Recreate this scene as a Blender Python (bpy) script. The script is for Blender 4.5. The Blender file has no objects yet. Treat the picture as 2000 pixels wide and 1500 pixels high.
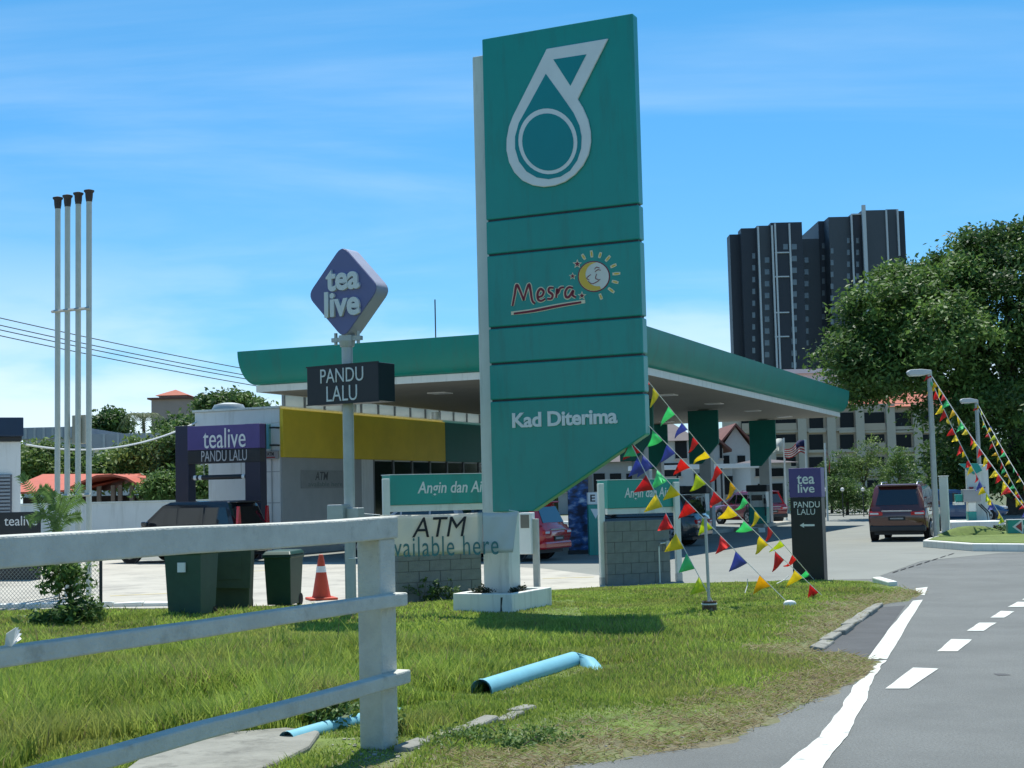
import bpy, bmesh, math, random
import numpy as np
from mathutils import Vector, Matrix
R = math.radians
random.seed(7); rng = np.random.default_rng(11)
scene = bpy.context.scene
col = scene.collection

# ------------------------------------------------------------------ camera
W0, H0, F0 = 2000, 1500, 2800.0
CAM_H = 1.75
PITCH, ROLL = math.atan(215 / 2800.0), R(1.36)
fwd = Vector((0, math.cos(PITCH), math.sin(PITCH)))
r0 = Vector((1, 0, 0)); u0 = Vector((0, -math.sin(PITCH), math.cos(PITCH)))
rgt = r0 * math.cos(ROLL) - u0 * math.sin(ROLL)
upv = u0 * math.cos(ROLL) + r0 * math.sin(ROLL)
cam_d = bpy.data.cameras.new('camera'); cam = bpy.data.objects.new('camera', cam_d)
col.objects.link(cam); scene.camera = cam
cam_d.sensor_width = 36; cam_d.lens = 36 * F0 / W0; cam_d.clip_start = .05; cam_d.clip_end = 6000
CAM = Vector((0, 0, CAM_H))
m4 = Matrix((rgt, upv, -fwd)).transposed().to_4x4(); m4.translation = CAM
cam.matrix_world = m4

# ------------------------------------------------------------------ light
SUN_EL, SUN_AZ = R(68), R(3)          # azimuth from +Y, clockwise positive
world = bpy.data.worlds.new('World'); scene.world = world; world.use_nodes = True
wn = world.node_tree; wn.nodes.clear()
def wnode(t, **k):
    n = wn.nodes.new(t)
    for a, b in k.items(): setattr(n, a, b)
    return n
sky = wnode('ShaderNodeTexSky', sky_type='NISHITA', sun_disc=False)
sky.sun_elevation = SUN_EL; sky.sun_rotation = SUN_AZ
sky.air_density = 1.0; sky.dust_density = 0.15; sky.ozone_density = 2.6
tc = wnode('ShaderNodeTexCoord'); sep = wnode('ShaderNodeSeparateXYZ'); wn.links.new(tc.outputs['Generated'], sep.inputs[0])
def wmath(op, a, b=None, clamp=False):
    n = wnode('ShaderNodeMath', operation=op, use_clamp=clamp)
    for i, v in enumerate((a, b)):
        if v is None: continue
        if isinstance(v, (int, float)): n.inputs[i].default_value = v
        else: wn.links.new(v, n.inputs[i])
    return n.outputs[0]
zz = wmath('ADD', wmath('MAXIMUM', sep.outputs[2], 0.0), 0.12)
cx = wmath('DIVIDE', sep.outputs[0], zz); cy = wmath('DIVIDE', sep.outputs[1], zz)
comb = wnode('ShaderNodeCombineXYZ'); wn.links.new(cx, comb.inputs[0]); wn.links.new(cy, comb.inputs[1])
mp = wnode('ShaderNodeMapping'); mp.inputs['Rotation'].default_value = (0, 0, R(38)); mp.inputs['Scale'].default_value = (.5, 1.7, 1)
mp.inputs['Location'].default_value = (1.1, 4.3, 0)
wn.links.new(comb.outputs[0], mp.inputs['Vector'])
n1 = wnode('ShaderNodeTexNoise'); n1.inputs['Scale'].default_value = .8; n1.inputs['Detail'].default_value = 7; n1.inputs['Roughness'].default_value = .55; n1.inputs['Distortion'].default_value = .5
wn.links.new(mp.outputs[0], n1.inputs['Vector'])
cr1 = wnode('ShaderNodeMapRange', interpolation_type='SMOOTHSTEP'); cr1.inputs[1].default_value = .46; cr1.inputs[2].default_value = .78; cr1.inputs[4].default_value = .24
wn.links.new(n1.outputs['Fac'], cr1.inputs[0])
mp2 = wnode('ShaderNodeMapping'); mp2.inputs['Scale'].default_value = (3.2, 3.2, 13); mp2.inputs['Location'].default_value = (.9, .4, .9)
wn.links.new(tc.outputs['Generated'], mp2.inputs['Vector'])
n2 = wnode('ShaderNodeTexNoise'); n2.inputs['Scale'].default_value = 1.0; n2.inputs['Detail'].default_value = 7; n2.inputs['Roughness'].default_value = .5
wn.links.new(mp2.outputs[0], n2.inputs['Vector'])
cr2 = wnode('ShaderNodeMapRange', interpolation_type='SMOOTHSTEP'); cr2.inputs[1].default_value = .40; cr2.inputs[2].default_value = .58; cr2.inputs[4].default_value = .9
wn.links.new(n2.outputs['Fac'], cr2.inputs[0])
lowm = wnode('ShaderNodeMapRange', interpolation_type='SMOOTHSTEP'); lowm.inputs[1].default_value = .02; lowm.inputs[2].default_value = .21; lowm.inputs[3].default_value = 1; lowm.inputs[4].default_value = 0
wn.links.new(sep.outputs[2], lowm.inputs[0])
low = wmath('MULTIPLY', cr2.outputs[0], lowm.outputs[0])
fac = wmath('MAXIMUM', cr1.outputs[0], low)
mixc = wnode('ShaderNodeMix', data_type='RGBA'); wn.links.new(fac, mixc.inputs['Factor'])
tint = wnode('ShaderNodeMix', data_type='RGBA', blend_type='MULTIPLY'); tint.inputs['Factor'].default_value = 1
tgr = wnode('ShaderNodeMapRange', interpolation_type='SMOOTHSTEP'); tgr.inputs[1].default_value = 0; tgr.inputs[2].default_value = .4
wn.links.new(sep.outputs[2], tgr.inputs[0])
tmx = wnode('ShaderNodeMix', data_type='RGBA'); wn.links.new(tgr.outputs[0], tmx.inputs['Factor'])
tmx.inputs['A'].default_value = (.44, .74, 1.0, 1); tmx.inputs['B'].default_value = (.30, .80, .99, 1)
wn.links.new(tmx.outputs['Result'], tint.inputs['B'])
wn.links.new(sky.outputs[0], tint.inputs['A'])
wn.links.new(tint.outputs['Result'], mixc.inputs['A']); mixc.inputs['B'].default_value = (6.2, 7.2, 7.9, 1)
bg = wnode('ShaderNodeBackground'); bg.inputs['Strength'].default_value = .083
wn.links.new(mixc.outputs['Result'], bg.inputs['Color'])
wo = wnode('ShaderNodeOutputWorld'); wn.links.new(bg.outputs[0], wo.inputs['Surface'])

sun_d = bpy.data.lights.new('sun', 'SUN'); sun_d.energy = 3.4; sun_d.angle = R(.53); sun_d.color = (1, .975, .91)
sun = bpy.data.objects.new('sun', sun_d); col.objects.link(sun)
sdir = Vector((math.sin(SUN_AZ) * math.cos(SUN_EL), math.cos(SUN_AZ) * math.cos(SUN_EL), math.sin(SUN_EL)))
sun.rotation_euler = sdir.to_track_quat('Z', 'Y').to_euler(); sun.location = (0, 0, 60)
vs = scene.view_settings
vs.view_transform = 'Standard'; vs.look = 'None'; vs.exposure = 0.88; vs.gamma = 1.0; vs.use_curve_mapping = False

# ------------------------------------------------------------------ pixel -> world
def ray(px, py): return (rgt * ((px - 1000) / F0) + upv * (-(py - 750) / F0) + fwd)
def G(px, py, z=0.0):
    d = ray(px, py); t = (z - CAM_H) / d.z; return CAM + d * t
def P(px, py, D):
    d = ray(px, py); return CAM + d * (D / d.y)
def PL(O, rz, px, py, yo=0.0):
    """pixel -> local (x, z) on the plane local-y = yo of a frame at O turned by rz"""
    yd = Vector((-math.sin(rz), math.cos(rz), 0)); xd = Vector((math.cos(rz), math.sin(rz), 0))
    d = ray(px, py); O = Vector(O); q = O + yd * yo
    t = (q - CAM).dot(yd) / d.dot(yd); p = CAM + d * t - O
    return (p.dot(xd), p.z)

# ------------------------------------------------------------------ materials
MATS = {}
def mat(key, c, rough=.6, var=.15, scale=3.0, bump=0.0, bscale=60, metal=0.0, spec=.4, stain=None, sth=(.55, .7), sscale=2.0, emit=None, attr=None, trans=0.0, coat=0.0, alpha=1.0, streak=0):
    if key in MATS: return MATS[key]
    m = bpy.data.materials.new(key); m.use_nodes = True; nt = m.node_tree; n = nt.nodes; n.clear()
    o = n.new('ShaderNodeOutputMaterial'); b = n.new('ShaderNodeBsdfPrincipled')
    b.inputs['Roughness'].default_value = rough; b.inputs['Metallic'].default_value = metal
    b.inputs['Specular IOR Level'].default_value = spec; b.inputs['Coat Weight'].default_value = coat
    b.inputs['Alpha'].default_value = alpha
    t = n.new('ShaderNodeTexCoord')
    nz = n.new('ShaderNodeTexNoise'); nz.inputs['Scale'].default_value = scale; nz.inputs['Detail'].default_value = 8; nz.inputs['Roughness'].default_value = .65
    nt.links.new(t.outputs['Object'], nz.inputs['Vector'])
    mr = n.new('ShaderNodeMapRange'); mr.inputs[1].default_value = .25; mr.inputs[2].default_value = .75; mr.inputs[3].default_value = 1 - var; mr.inputs[4].default_value = 1 + var
    nt.links.new(nz.outputs['Fac'], mr.inputs[0])
    mx = n.new('ShaderNodeMix'); mx.data_type = 'RGBA'; mx.blend_type = 'MULTIPLY'; mx.inputs['Factor'].default_value = 1
    if attr:
        at = n.new('ShaderNodeAttribute'); at.attribute_name = attr; nt.links.new(at.outputs['Color'], mx.inputs['A'])
    else: mx.inputs['A'].default_value = (*c, 1)
    nt.links.new(mr.outputs[0], mx.inputs['B'])
    out = mx.outputs['Result']
    if stain:
        ns = n.new('ShaderNodeTexNoise'); ns.inputs['Scale'].default_value = sscale; ns.inputs['Detail'].default_value = 9; ns.inputs['Roughness'].default_value = .7
        if streak:
            sm = n.new('ShaderNodeMapping'); sm.inputs['Scale'].default_value = (1, 1, streak); nt.links.new(t.outputs['Object'], sm.inputs['Vector']); nt.links.new(sm.outputs[0], ns.inputs['Vector'])
        else: nt.links.new(t.outputs['Object'], ns.inputs['Vector'])
        sr = n.new('ShaderNodeMapRange'); sr.inputs[1].default_value = sth[0]; sr.inputs[2].default_value = sth[1]
        nt.links.new(ns.outputs['Fac'], sr.inputs[0])
        ms = n.new('ShaderNodeMix'); ms.data_type = 'RGBA'; nt.links.new(sr.outputs[0], ms.inputs['Factor'])
        nt.links.new(out, ms.inputs['A']); ms.inputs['B'].default_value = (*stain, 1); out = ms.outputs['Result']
    nt.links.new(out, b.inputs['Base Color'])
    if bump:
        nb = n.new('ShaderNodeTexNoise'); nb.inputs['Scale'].default_value = bscale; nb.inputs['Detail'].default_value = 5
        nt.links.new(t.outputs['Object'], nb.inputs['Vector'])
        bm_ = n.new('ShaderNodeBump'); bm_.inputs['Strength'].default_value = bump; bm_.inputs['Distance'].default_value = .02
        nt.links.new(nb.outputs['Fac'], bm_.inputs['Height']); nt.links.new(bm_.outputs[0], b.inputs['Normal'])
    if emit: b.inputs['Emission Color'].default_value = (*emit[0], 1); b.inputs['Emission Strength'].default_value = emit[1]
    sh = b.outputs[0]
    if trans:
        tr = n.new('ShaderNodeBsdfTranslucent'); nt.links.new(out, tr.inputs['Color'])
        ad = n.new('ShaderNodeMixShader'); ad.inputs[0].default_value = trans
        nt.links.new(b.outputs[0], ad.inputs[1]); nt.links.new(tr.outputs[0], ad.inputs[2]); sh = ad.outputs[0]
    nt.links.new(sh, o.inputs['Surface'])
    MATS[key] = m; return m
TEAL = mat('teal_panel', (.004, .285, .235), .33, .10, .7, spec=.5, stain=(.02, .19, .155), sth=(.50, .85), sscale=5, streak=.12)
TEALD = mat('teal_emblem', (.0, .24, .25), .35, .04)
TEAL2 = mat('teal_fascia', (.0, .22, .17), .45, .10, .8, stain=(.03, .15, .12), sth=(.52, .85), sscale=3, streak=.15)
SILVER = mat('silver_letter', (.74, .76, .73), .35, .06)
WHITE = mat('white_paint', (.72, .73, .66), .55, .06, 2, stain=(.40, .40, .34), sth=(.52, .85), sscale=7, streak=.12)
WHITEC = mat('white_clean', (.78, .79, .77), .5, .04)
WALLW = mat('white_wall', (.74, .75, .72), .75, .06, 1.2, stain=(.45, .45, .40), sth=(.52, .9), sscale=3, streak=.12, bump=.1)
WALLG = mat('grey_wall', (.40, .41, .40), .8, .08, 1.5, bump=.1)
RAIL = mat('fence_concrete', (.52, .525, .46), .88, .16, 5, bump=.45, bscale=55, stain=(.24, .24, .20), sth=(.57, .84), sscale=3.6)
GALV = mat('galvanised', (.43, .45, .42), .45, .12, 5, metal=.35)
PIPEG = mat('pipe_grey', (.56, .58, .52), .6, .1, 4, stain=(.35, .34, .28), sth=(.6, .85), sscale=4)
DARKM = mat('dark_metal', (.03, .032, .034), .5, .2)
BLACKP = mat('black_panel', (.014, .016, .02), .35, .2)
PURPLE = mat('purple_panel', (.085, .06, .2), .4, .08)
PURPLE2 = mat('violet_blue', (.135, .14, .29), .38, .08)
YELLOW = mat('yellow_fascia', (.76, .54, .03), .5, .12, .8)
GLASSD = mat('dark_glass', (.012, .016, .018), .08, .2, spec=.8)
CARGLASS = mat('car_glass', (.01, .013, .015), .04, .1, spec=.9, coat=.5)
TYRE = mat('tyre', (.015, .015, .016), .9, .2)
RIM = mat('rim', (.35, .36, .37), .35, .1, metal=.8)
REDL = mat('red_lamp', (.5, .012, .015), .15, .1, coat=.6)
CLEARL = mat('clear_lamp', (.7, .7, .7), .12, .05, coat=.6)
PLATE = mat('plate_black', (.01, .01, .01), .4, .1)
BLOCK = mat('grey_block', (.20, .215, .20), .9, .16, 7, bump=.3, bscale=50)
MORTAR = mat('mortar', (.12, .13, .125), .95, .1, 8)
ASPH = mat('asphalt', (.172, .182, .172), .93, .42, 55, bump=.8, bscale=90, stain=(.125, .133, .126), sth=(.40, .74), sscale=.6)
FORE = mat('forecourt_asphalt', (.215, .225, .20), .9, .12, .45, bump=.25, bscale=90, stain=(.16, .165, .155), sth=(.55, .8), sscale=.5)
CONC = mat('concrete_apron', (.42, .40, .34), .9, .14, .8, bump=.2, bscale=60, stain=(.24, .23, .20), sth=(.50, .72), sscale=.9)
CONCO = mat('old_concrete', (.25, .25, .215), .95, .22, 3, bump=.5, bscale=30, stain=(.14, .14, .12), sth=(.5, .7), sscale=4)
RPAINT = mat('road_paint', (.60, .62, .565), .85, .18, 4, bump=.3, bscale=90, stain=(.22, .23, .22), sth=(.56, .72), sscale=7)
TERR = mat('terrain', (.10, .12, .06), .95, .25, .2)
BARK = mat('bark', (.10, .08, .06), .95, .3, 6, bump=.4, bscale=30)

# ------------------------------------------------------------------ mesh builder
class MB:
    def __init__(s): s.v = []; s.f = []
    def add(s, vs, fs):
        o = len(s.v); s.v += [tuple(v) for v in vs]; s.f += [tuple(i + o for i in f) for f in fs]; return s
    def box(s, x0, x1, y0, y1, z0, z1):
        return s.add([(x0,y0,z0),(x1,y0,z0),(x1,y1,z0),(x0,y1,z0),(x0,y0,z1),(x1,y0,z1),(x1,y1,z1),(x0,y1,z1)],
                     [(0,3,2,1),(4,5,6,7),(0,1,5,4),(1,2,6,5),(2,3,7,6),(3,0,4,7)])
    def prism(s, pts, y0, y1):
        """outline in local x,z (counter-clockwise seen from -y) extruded from y0 (front) to y1"""
        n = len(pts)
        return s.add([(x, y0, z) for x, z in pts] + [(x, y1, z) for x, z in pts],
                     [tuple(range(n)), tuple(range(2*n-1, n-1, -1))] + [(i, i+n, (i+1) % n + n, (i+1) % n) for i in range(n)])
    def slab(s, pts, z0, z1):
        n = len(pts)
        return s.add([(p[0], p[1], z0) for p in pts] + [(p[0], p[1], z1) for p in pts],
                     [tuple(range(n-1, -1, -1)), tuple(range(n, 2*n))] + [(i, (i+1) % n, (i+1) % n + n, i+n) for i in range(n)])
    def tube(s, pts, r, n=8, cap=True):
        pts = [Vector(p) for p in pts]; rs = r if isinstance(r, (list, tuple)) else [r]*len(pts)
        vs = []
        for i, p in enumerate(pts):
            t = (pts[min(i+1, len(pts)-1)] - pts[max(i-1, 0)]).normalized()
            a = t.cross(Vector((0, 0, 1)) if abs(t.z) < .95 else Vector((1, 0, 0))).normalized(); b = t.cross(a)
            for k in range(n):
                q = 2*math.pi*k/n; vs.append(p + (a*math.cos(q) + b*math.sin(q))*rs[i])
        fs = []
        for i in range(len(pts)-1):
            for k in range(n): fs.append((i*n+k, i*n+(k+1) % n, (i+1)*n+(k+1) % n, (i+1)*n+k))
        if cap: fs += [tuple(range(n-1, -1, -1)), tuple(range((len(pts)-1)*n, len(pts)*n))]
        return s.add(vs, fs)
    def lathe(s, prof, n=16, c=(0, 0, 0), axis='z'):
        vs = []; fs = []
        for r, h in prof:
            for k in range(n):
                q = 2*math.pi*k/n; a, b = r*math.cos(q), r*math.sin(q)
                vs.append((c[0]+a, c[1]+b, c[2]+h) if axis == 'z' else (c[0]+a, c[1]+h, c[2]+b) if axis == 'y' else (c[0]+h, c[1]+a, c[2]+b))
        m = len(prof)
        for i in range(m-1):
            for k in range(n): fs.append((i*n+k, i*n+(k+1) % n, (i+1)*n+(k+1) % n, (i+1)*n+k))
        fs += [tuple(range(n-1, -1, -1)), tuple(range((m-1)*n, m*n))]
        return s.add(vs, fs)
    def xf(s, M):
        s.v = [tuple(M @ Vector(v)) for v in s.v]; return s
    def mesh(s, name, m, smooth=False):
        me = bpy.data.meshes.new(name); me.from_pydata(s.v, [], s.f); me.update()
        b = bmesh.new(); b.from_mesh(me); bmesh.ops.recalc_face_normals(b, faces=b.faces); b.to_mesh(me); b.free()
        if m: me.materials.append(m)
        if smooth:
            me.polygons.foreach_set('use_smooth', [True]*len(me.polygons))
            me.set_sharp_from_angle(angle=R(40))
        return me
    def build(s, name, m, parent=None, smooth=False, bevel=0.0):
        o = bpy.data.objects.new(name, s.mesh(name, m, smooth)); col.objects.link(o)
        if parent: o.parent = parent
        if bevel:
            bv = o.modifiers.new('bevel', 'BEVEL'); bv.width = bevel; bv.segments = 2; bv.limit_method = 'ANGLE'; bv.angle_limit = R(35)
        return o
def tag(o, label=None, cat=None, group=None, kind=None):
    for k, v in (('label', label), ('category', cat), ('group', group), ('kind', kind)):
        if v: o[k] = v
    return o
def thing(name, label, cat, loc=(0, 0, 0), rz=0.0, group=None):
    o = bpy.data.objects.new(name, None); o.empty_display_size = .3; col.objects.link(o)
    o.location = loc; o.rotation_euler = (0, 0, rz); return tag(o, label, cat, group)
def inst(src, name, parent, loc=(0, 0, 0), rot=(0, 0, 0), scale=(1, 1, 1)):
    o = bpy.data.objects.new(name, src.data if hasattr(src, 'data') else src); col.objects.link(o); o.parent = parent
    o.location = loc; o.rotation_euler = rot; o.scale = scale; return o
def fast_mesh(name, verts, nper, faces, m, colors=None):
    """verts (N*nper,3); faces: list of index tuples inside one piece"""
    verts = np.asarray(verts, dtype=np.float32).reshape(-1, 3); N = len(verts)//nper
    me = bpy.data.meshes.new(name); me.vertices.add(len(verts)); me.vertices.foreach_set('co', verts.ravel())
    lens = np.array([len(f) for f in faces]); flat = np.concatenate([np.array(f) for f in faces])
    L = (flat[None, :] + (np.arange(N)*nper)[:, None]).ravel().astype(np.int32)
    tot = np.tile(lens, N).astype(np.int32); st = np.concatenate([[0], np.cumsum(tot)[:-1]]).astype(np.int32)
    me.loops.add(len(L)); me.loops.foreach_set('vertex_index', L)
    me.polygons.add(len(tot)); me.polygons.foreach_set('loop_start', st); me.polygons.foreach_set('loop_total', tot)
    me.update(calc_edges=True)
    if colors is not None:
        a = me.color_attributes.new('tint', 'FLOAT_COLOR', 'POINT')
        c = np.ones((len(verts), 4), np.float32); c[:, :3] = np.repeat(colors, nper, axis=0); a.data.foreach_set('color', c.ravel())
    if m: me.materials.append(m)
    return me
def text_mesh(s, extrude=.02, bold=0.0, shear=0.0, space=1.0):
    cu = bpy.data.curves.new('t', 'FONT'); cu.body = s; cu.size = 1; cu.extrude = extrude; cu.offset = bold; cu.shear = shear; cu.space_character = space; cu.resolution_u = 4
    ob = bpy.data.objects.new('t', cu); col.objects.link(ob)
    dg = bpy.context.evaluated_depsgraph_get(); dg.update()
    me = bpy.data.meshes.new_from_object(ob.evaluated_get(dg)); bpy.data.objects.remove(ob); bpy.data.curves.remove(cu)
    return me
def text(name, s, parent, m, x0, x1, z0, z1, y, depth=.01, bold=0.0, shear=0.0, space=1.0, rot=0.0, side='front'):
    """lettering on a face looking to local -y, fitted in the box"""
    me = text_mesh(s, .05, bold, shear, space)
    co = np.array([v.co for v in me.vertices]); mn, mxx = co.min(0), co.max(0)
    sx, sz = (x1-x0)/(mxx[0]-mn[0]), (z1-z0)/(mxx[1]-mn[1])
    cxm, czm = (x0+x1)/2, (z0+z1)/2
    for v, c in zip(me.vertices, co):
        x = (c[0]-mn[0])*sx + x0; z = (c[1]-mn[1])*sz + z0; yy = y - (c[2]+.05)/.1*depth
        if rot:
            dx, dz = x-cxm, z-czm; x = cxm+dx*math.cos(rot)-dz*math.sin(rot); z = czm+dx*math.sin(rot)+dz*math.cos(rot)
        v.co = (x, yy, z)
    me.flip_normals(); me.materials.clear(); me.materials.append(m)
    o = bpy.data.objects.new(name, me); col.objects.link(o); o.parent = parent
    return o
GRID = R(-25); CGRID = R(-23)
def sdist(poly, pts):
    """signed distance of points (N,2) to polygon, inside positive"""
    poly = np.asarray(poly); n = len(poly); d = np.full(len(pts), 1e9); ins = np.zeros(len(pts), bool)
    for i in range(n):
        a, b = poly[i], poly[(i+1) % n]; ab = b-a; ap = pts-a
        t = np.clip((ap@ab)/max(ab@ab, 1e-9), 0, 1); q = ap - t[:, None]*ab; d = np.minimum(d, np.hypot(q[:, 0], q[:, 1]))
        c = ((a[1] > pts[:, 1]) != (b[1] > pts[:, 1]))
        with np.errstate(divide='ignore', invalid='ignore'):
            xi = (b[0]-a[0])*(pts[:, 1]-a[1])/(b[1]-a[1]) + a[0]
        ins ^= c & (pts[:, 0] < xi)
    return np.where(ins, d, -d)
def vnoise(p, s, seed=0):
    """smooth value noise for numpy (N,2)"""
    g = np.random.default_rng(seed).random((64, 64)); q = p*s; i = np.floor(q).astype(int); f = q-i; f = f*f*(3-2*f)
    a = g[i[:, 0] % 64, i[:, 1] % 64]; b = g[(i[:, 0]+1) % 64, i[:, 1] % 64]; c = g[i[:, 0] % 64, (i[:, 1]+1) % 64]; d = g[(i[:, 0]+1) % 64, (i[:, 1]+1) % 64]
    return (a*(1-f[:, 0])+b*f[:, 0])*(1-f[:, 1]) + (c*(1-f[:, 0])+d*f[:, 0])*f[:, 1]
# ================================================================== SETTING
def sheet(name, pts, z, m, kind='structure'):
    me = bpy.data.meshes.new(name); b = bmesh.new()
    b.faces.new([b.verts.new((p[0], p[1], z)) for p in pts]); bmesh.ops.recalc_face_normals(b, faces=b.faces)
    for f in b.faces:
        if f.normal.z < 0: f.normal_flip()
    bmesh.ops.triangulate(b, faces=b.faces); b.to_mesh(me); b.free(); me.materials.append(m)
    o = bpy.data.objects.new(name, me); col.objects.link(o); return tag(o, kind=kind)
sheet('ground', [(-3000, -500), (3000, -500), (3000, 5000), (-3000, 5000)], -.03, TERR)
sheet('road', [(-40, -30), (120, -30), (120, 95), (40, 95), (10, 40), (-8, 26), (-40, 26)], 0.0, ASPH)
fc = [G(*p) for p in [(-500, 1196), (335, 1189), (775, 1180), (1185, 1147), (1540, 1134), (1700, 1132), (1800, 1096), (1960, 1080), (2300, 1074)]]
sheet('forecourt', [(p.x, p.y) for p in fc] + [(60, 110), (-35, 110)], .004, FORE)
ap = [G(*p) for p in [(-500, 1195), (335, 1188), (775, 1179), (1180, 1148), (1200, 1128), (1060, 1111), (900, 1102), (200, 1094), (-300, 1097)]]
sheet('concrete_apron', [(p.x, p.y) for p in ap], .008, CONC)
# yellow parking lines on the apron
YL = mat('yellow_line', (.55, .46, .18), .8, .15, 5, stain=(.42, .40, .33), sth=(.5, .65), sscale=6)
for (a, b) in (((215, 1165), (330, 1160)), ((420, 1120), (560, 1113)), ((1060, 1131), (1160, 1128))):
    p, q = G(*a), G(*b); n = (q-p).normalized(); w = Vector((-n.y, n.x, 0))*.06
    sheet('parking_line', [(p-w)[:2], (q-w)[:2], (q+w)[:2], (p+w)[:2]], .012, YL)

VPX = [(-160, 1197), (200, 1192), (335, 1190), (600, 1184), (775, 1180), (1085, 1152), (1185, 1147), (1330, 1140), (1540, 1134), (1620, 1133), (1690, 1135), (1745, 1143), (1803, 1160),
       (1780, 1172), (1730, 1180), (1710, 1186), (1590, 1274), (1660, 1280), (1706, 1293), (1694, 1318), (1640, 1345), (1560, 1385), (1520, 1402), (1420, 1448), (1240, 1482), (1080, 1505)]
VP = [tuple(G(*p)[:2]) for p in VPX] + [(-2.1, 4.2), (-4.6, -1.2), (-14, -1.2), (-14, 23.6)]
SL = [tuple(G(*p)[:2]) for p in [(290, 1492), (380, 1458), (560, 1443), (625, 1450), (605, 1480), (540, 1515), (300, 1600), (100, 1640)]]
VPn, SLn = np.array(VP), np.array(SL)
ROADE = np.array(VP[12:28])
def road_dist(p):
    d = np.full(len(p), 1e9)
    for a, b in zip(ROADE[:-1], ROADE[1:]):
        ab = b-a; t = np.clip(((p-a)@ab)/(ab@ab), 0, 1); q = p-a-t[:, None]*ab; d = np.minimum(d, np.hypot(q[:, 0], q[:, 1]))
    return d
def ss(a, b, x): t = np.clip((x-a)/(b-a), 0, 1); return t*t*(3-2*t)
def verge_z(p, sd):
    k = sd + (vnoise(p, 3.1, 1)-.5)*.16 + (vnoise(p, 9.0, 2)-.5)*.08
    return np.where(k > 0, .008 + .035*(1-np.exp(-k*1.4)), k*.35) + np.where(k > 0, (vnoise(p, 2.0, 3)-.5)*.03*np.minimum(1, np.maximum(k, 0)*2), 0)
# verge surface
step = .11; xs = np.arange(-9.5, 6.6, step); ys = np.arange(5, 27.2, step)
gx, gy = np.meshgrid(xs, ys); pp = np.stack([gx.ravel(), gy.ravel()], 1)
sd = sdist(VPn, pp); vz = verge_z(pp, sd); rd = road_dist(pp)
keep = (sd > -.35).reshape(gx.shape); nx = len(xs); idx = np.arange(len(pp)).reshape(gx.shape)
quads = []
cell = keep[:-1, :-1] & keep[1:, :-1] & keep[:-1, 1:] & keep[1:, 1:]
ii, jj = np.nonzero(cell)
quads = np.stack([idx[ii, jj], idx[ii, jj+1], idx[ii+1, jj+1], idx[ii+1, jj]], 1)
dry = (1-ss(.10, .75, rd + (vnoise(pp, 2.2, 5)-.5)*.8))*(1-.5*ss(12.5, 16, pp[:, 1])); dry = np.maximum(dry*.95, .5*ss(.62, .8, vnoise(pp, 1.1, 8))*(rd < 4))
me = bpy.data.meshes.new('verge'); me.from_pydata(np.column_stack([pp, vz]).tolist(), [], quads.tolist()); me.update()
ca = me.color_attributes.new('tint', 'FLOAT_COLOR', 'POINT')
green = np.array([.16, .22, .045]); soil = np.array([.15, .125, .085]); straw = np.array([.20, .185, .11]); dk = np.array([.09, .12, .035])
mixn = vnoise(pp, 5.5, 9)[:, None]
cc = np.ones((len(pp), 4), np.float32)
cc[:, :3] = (green*(1-mixn)+dk*mixn)*(1-dry[:, None]) + (soil*(1-mixn)+straw*mixn)*dry[:, None]
ca.data.foreach_set('color', cc.ravel()); me.materials.append(mat('verge_soil', (1, 1, 1), .95, .3, 9, bump=.8, bscale=45, attr='tint'))
me.polygons.foreach_set('use_smooth', [True]*len(me.polygons))
vo = bpy.data.objects.new('verge', me); col.objects.link(vo); tag(vo, kind='structure')
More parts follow.
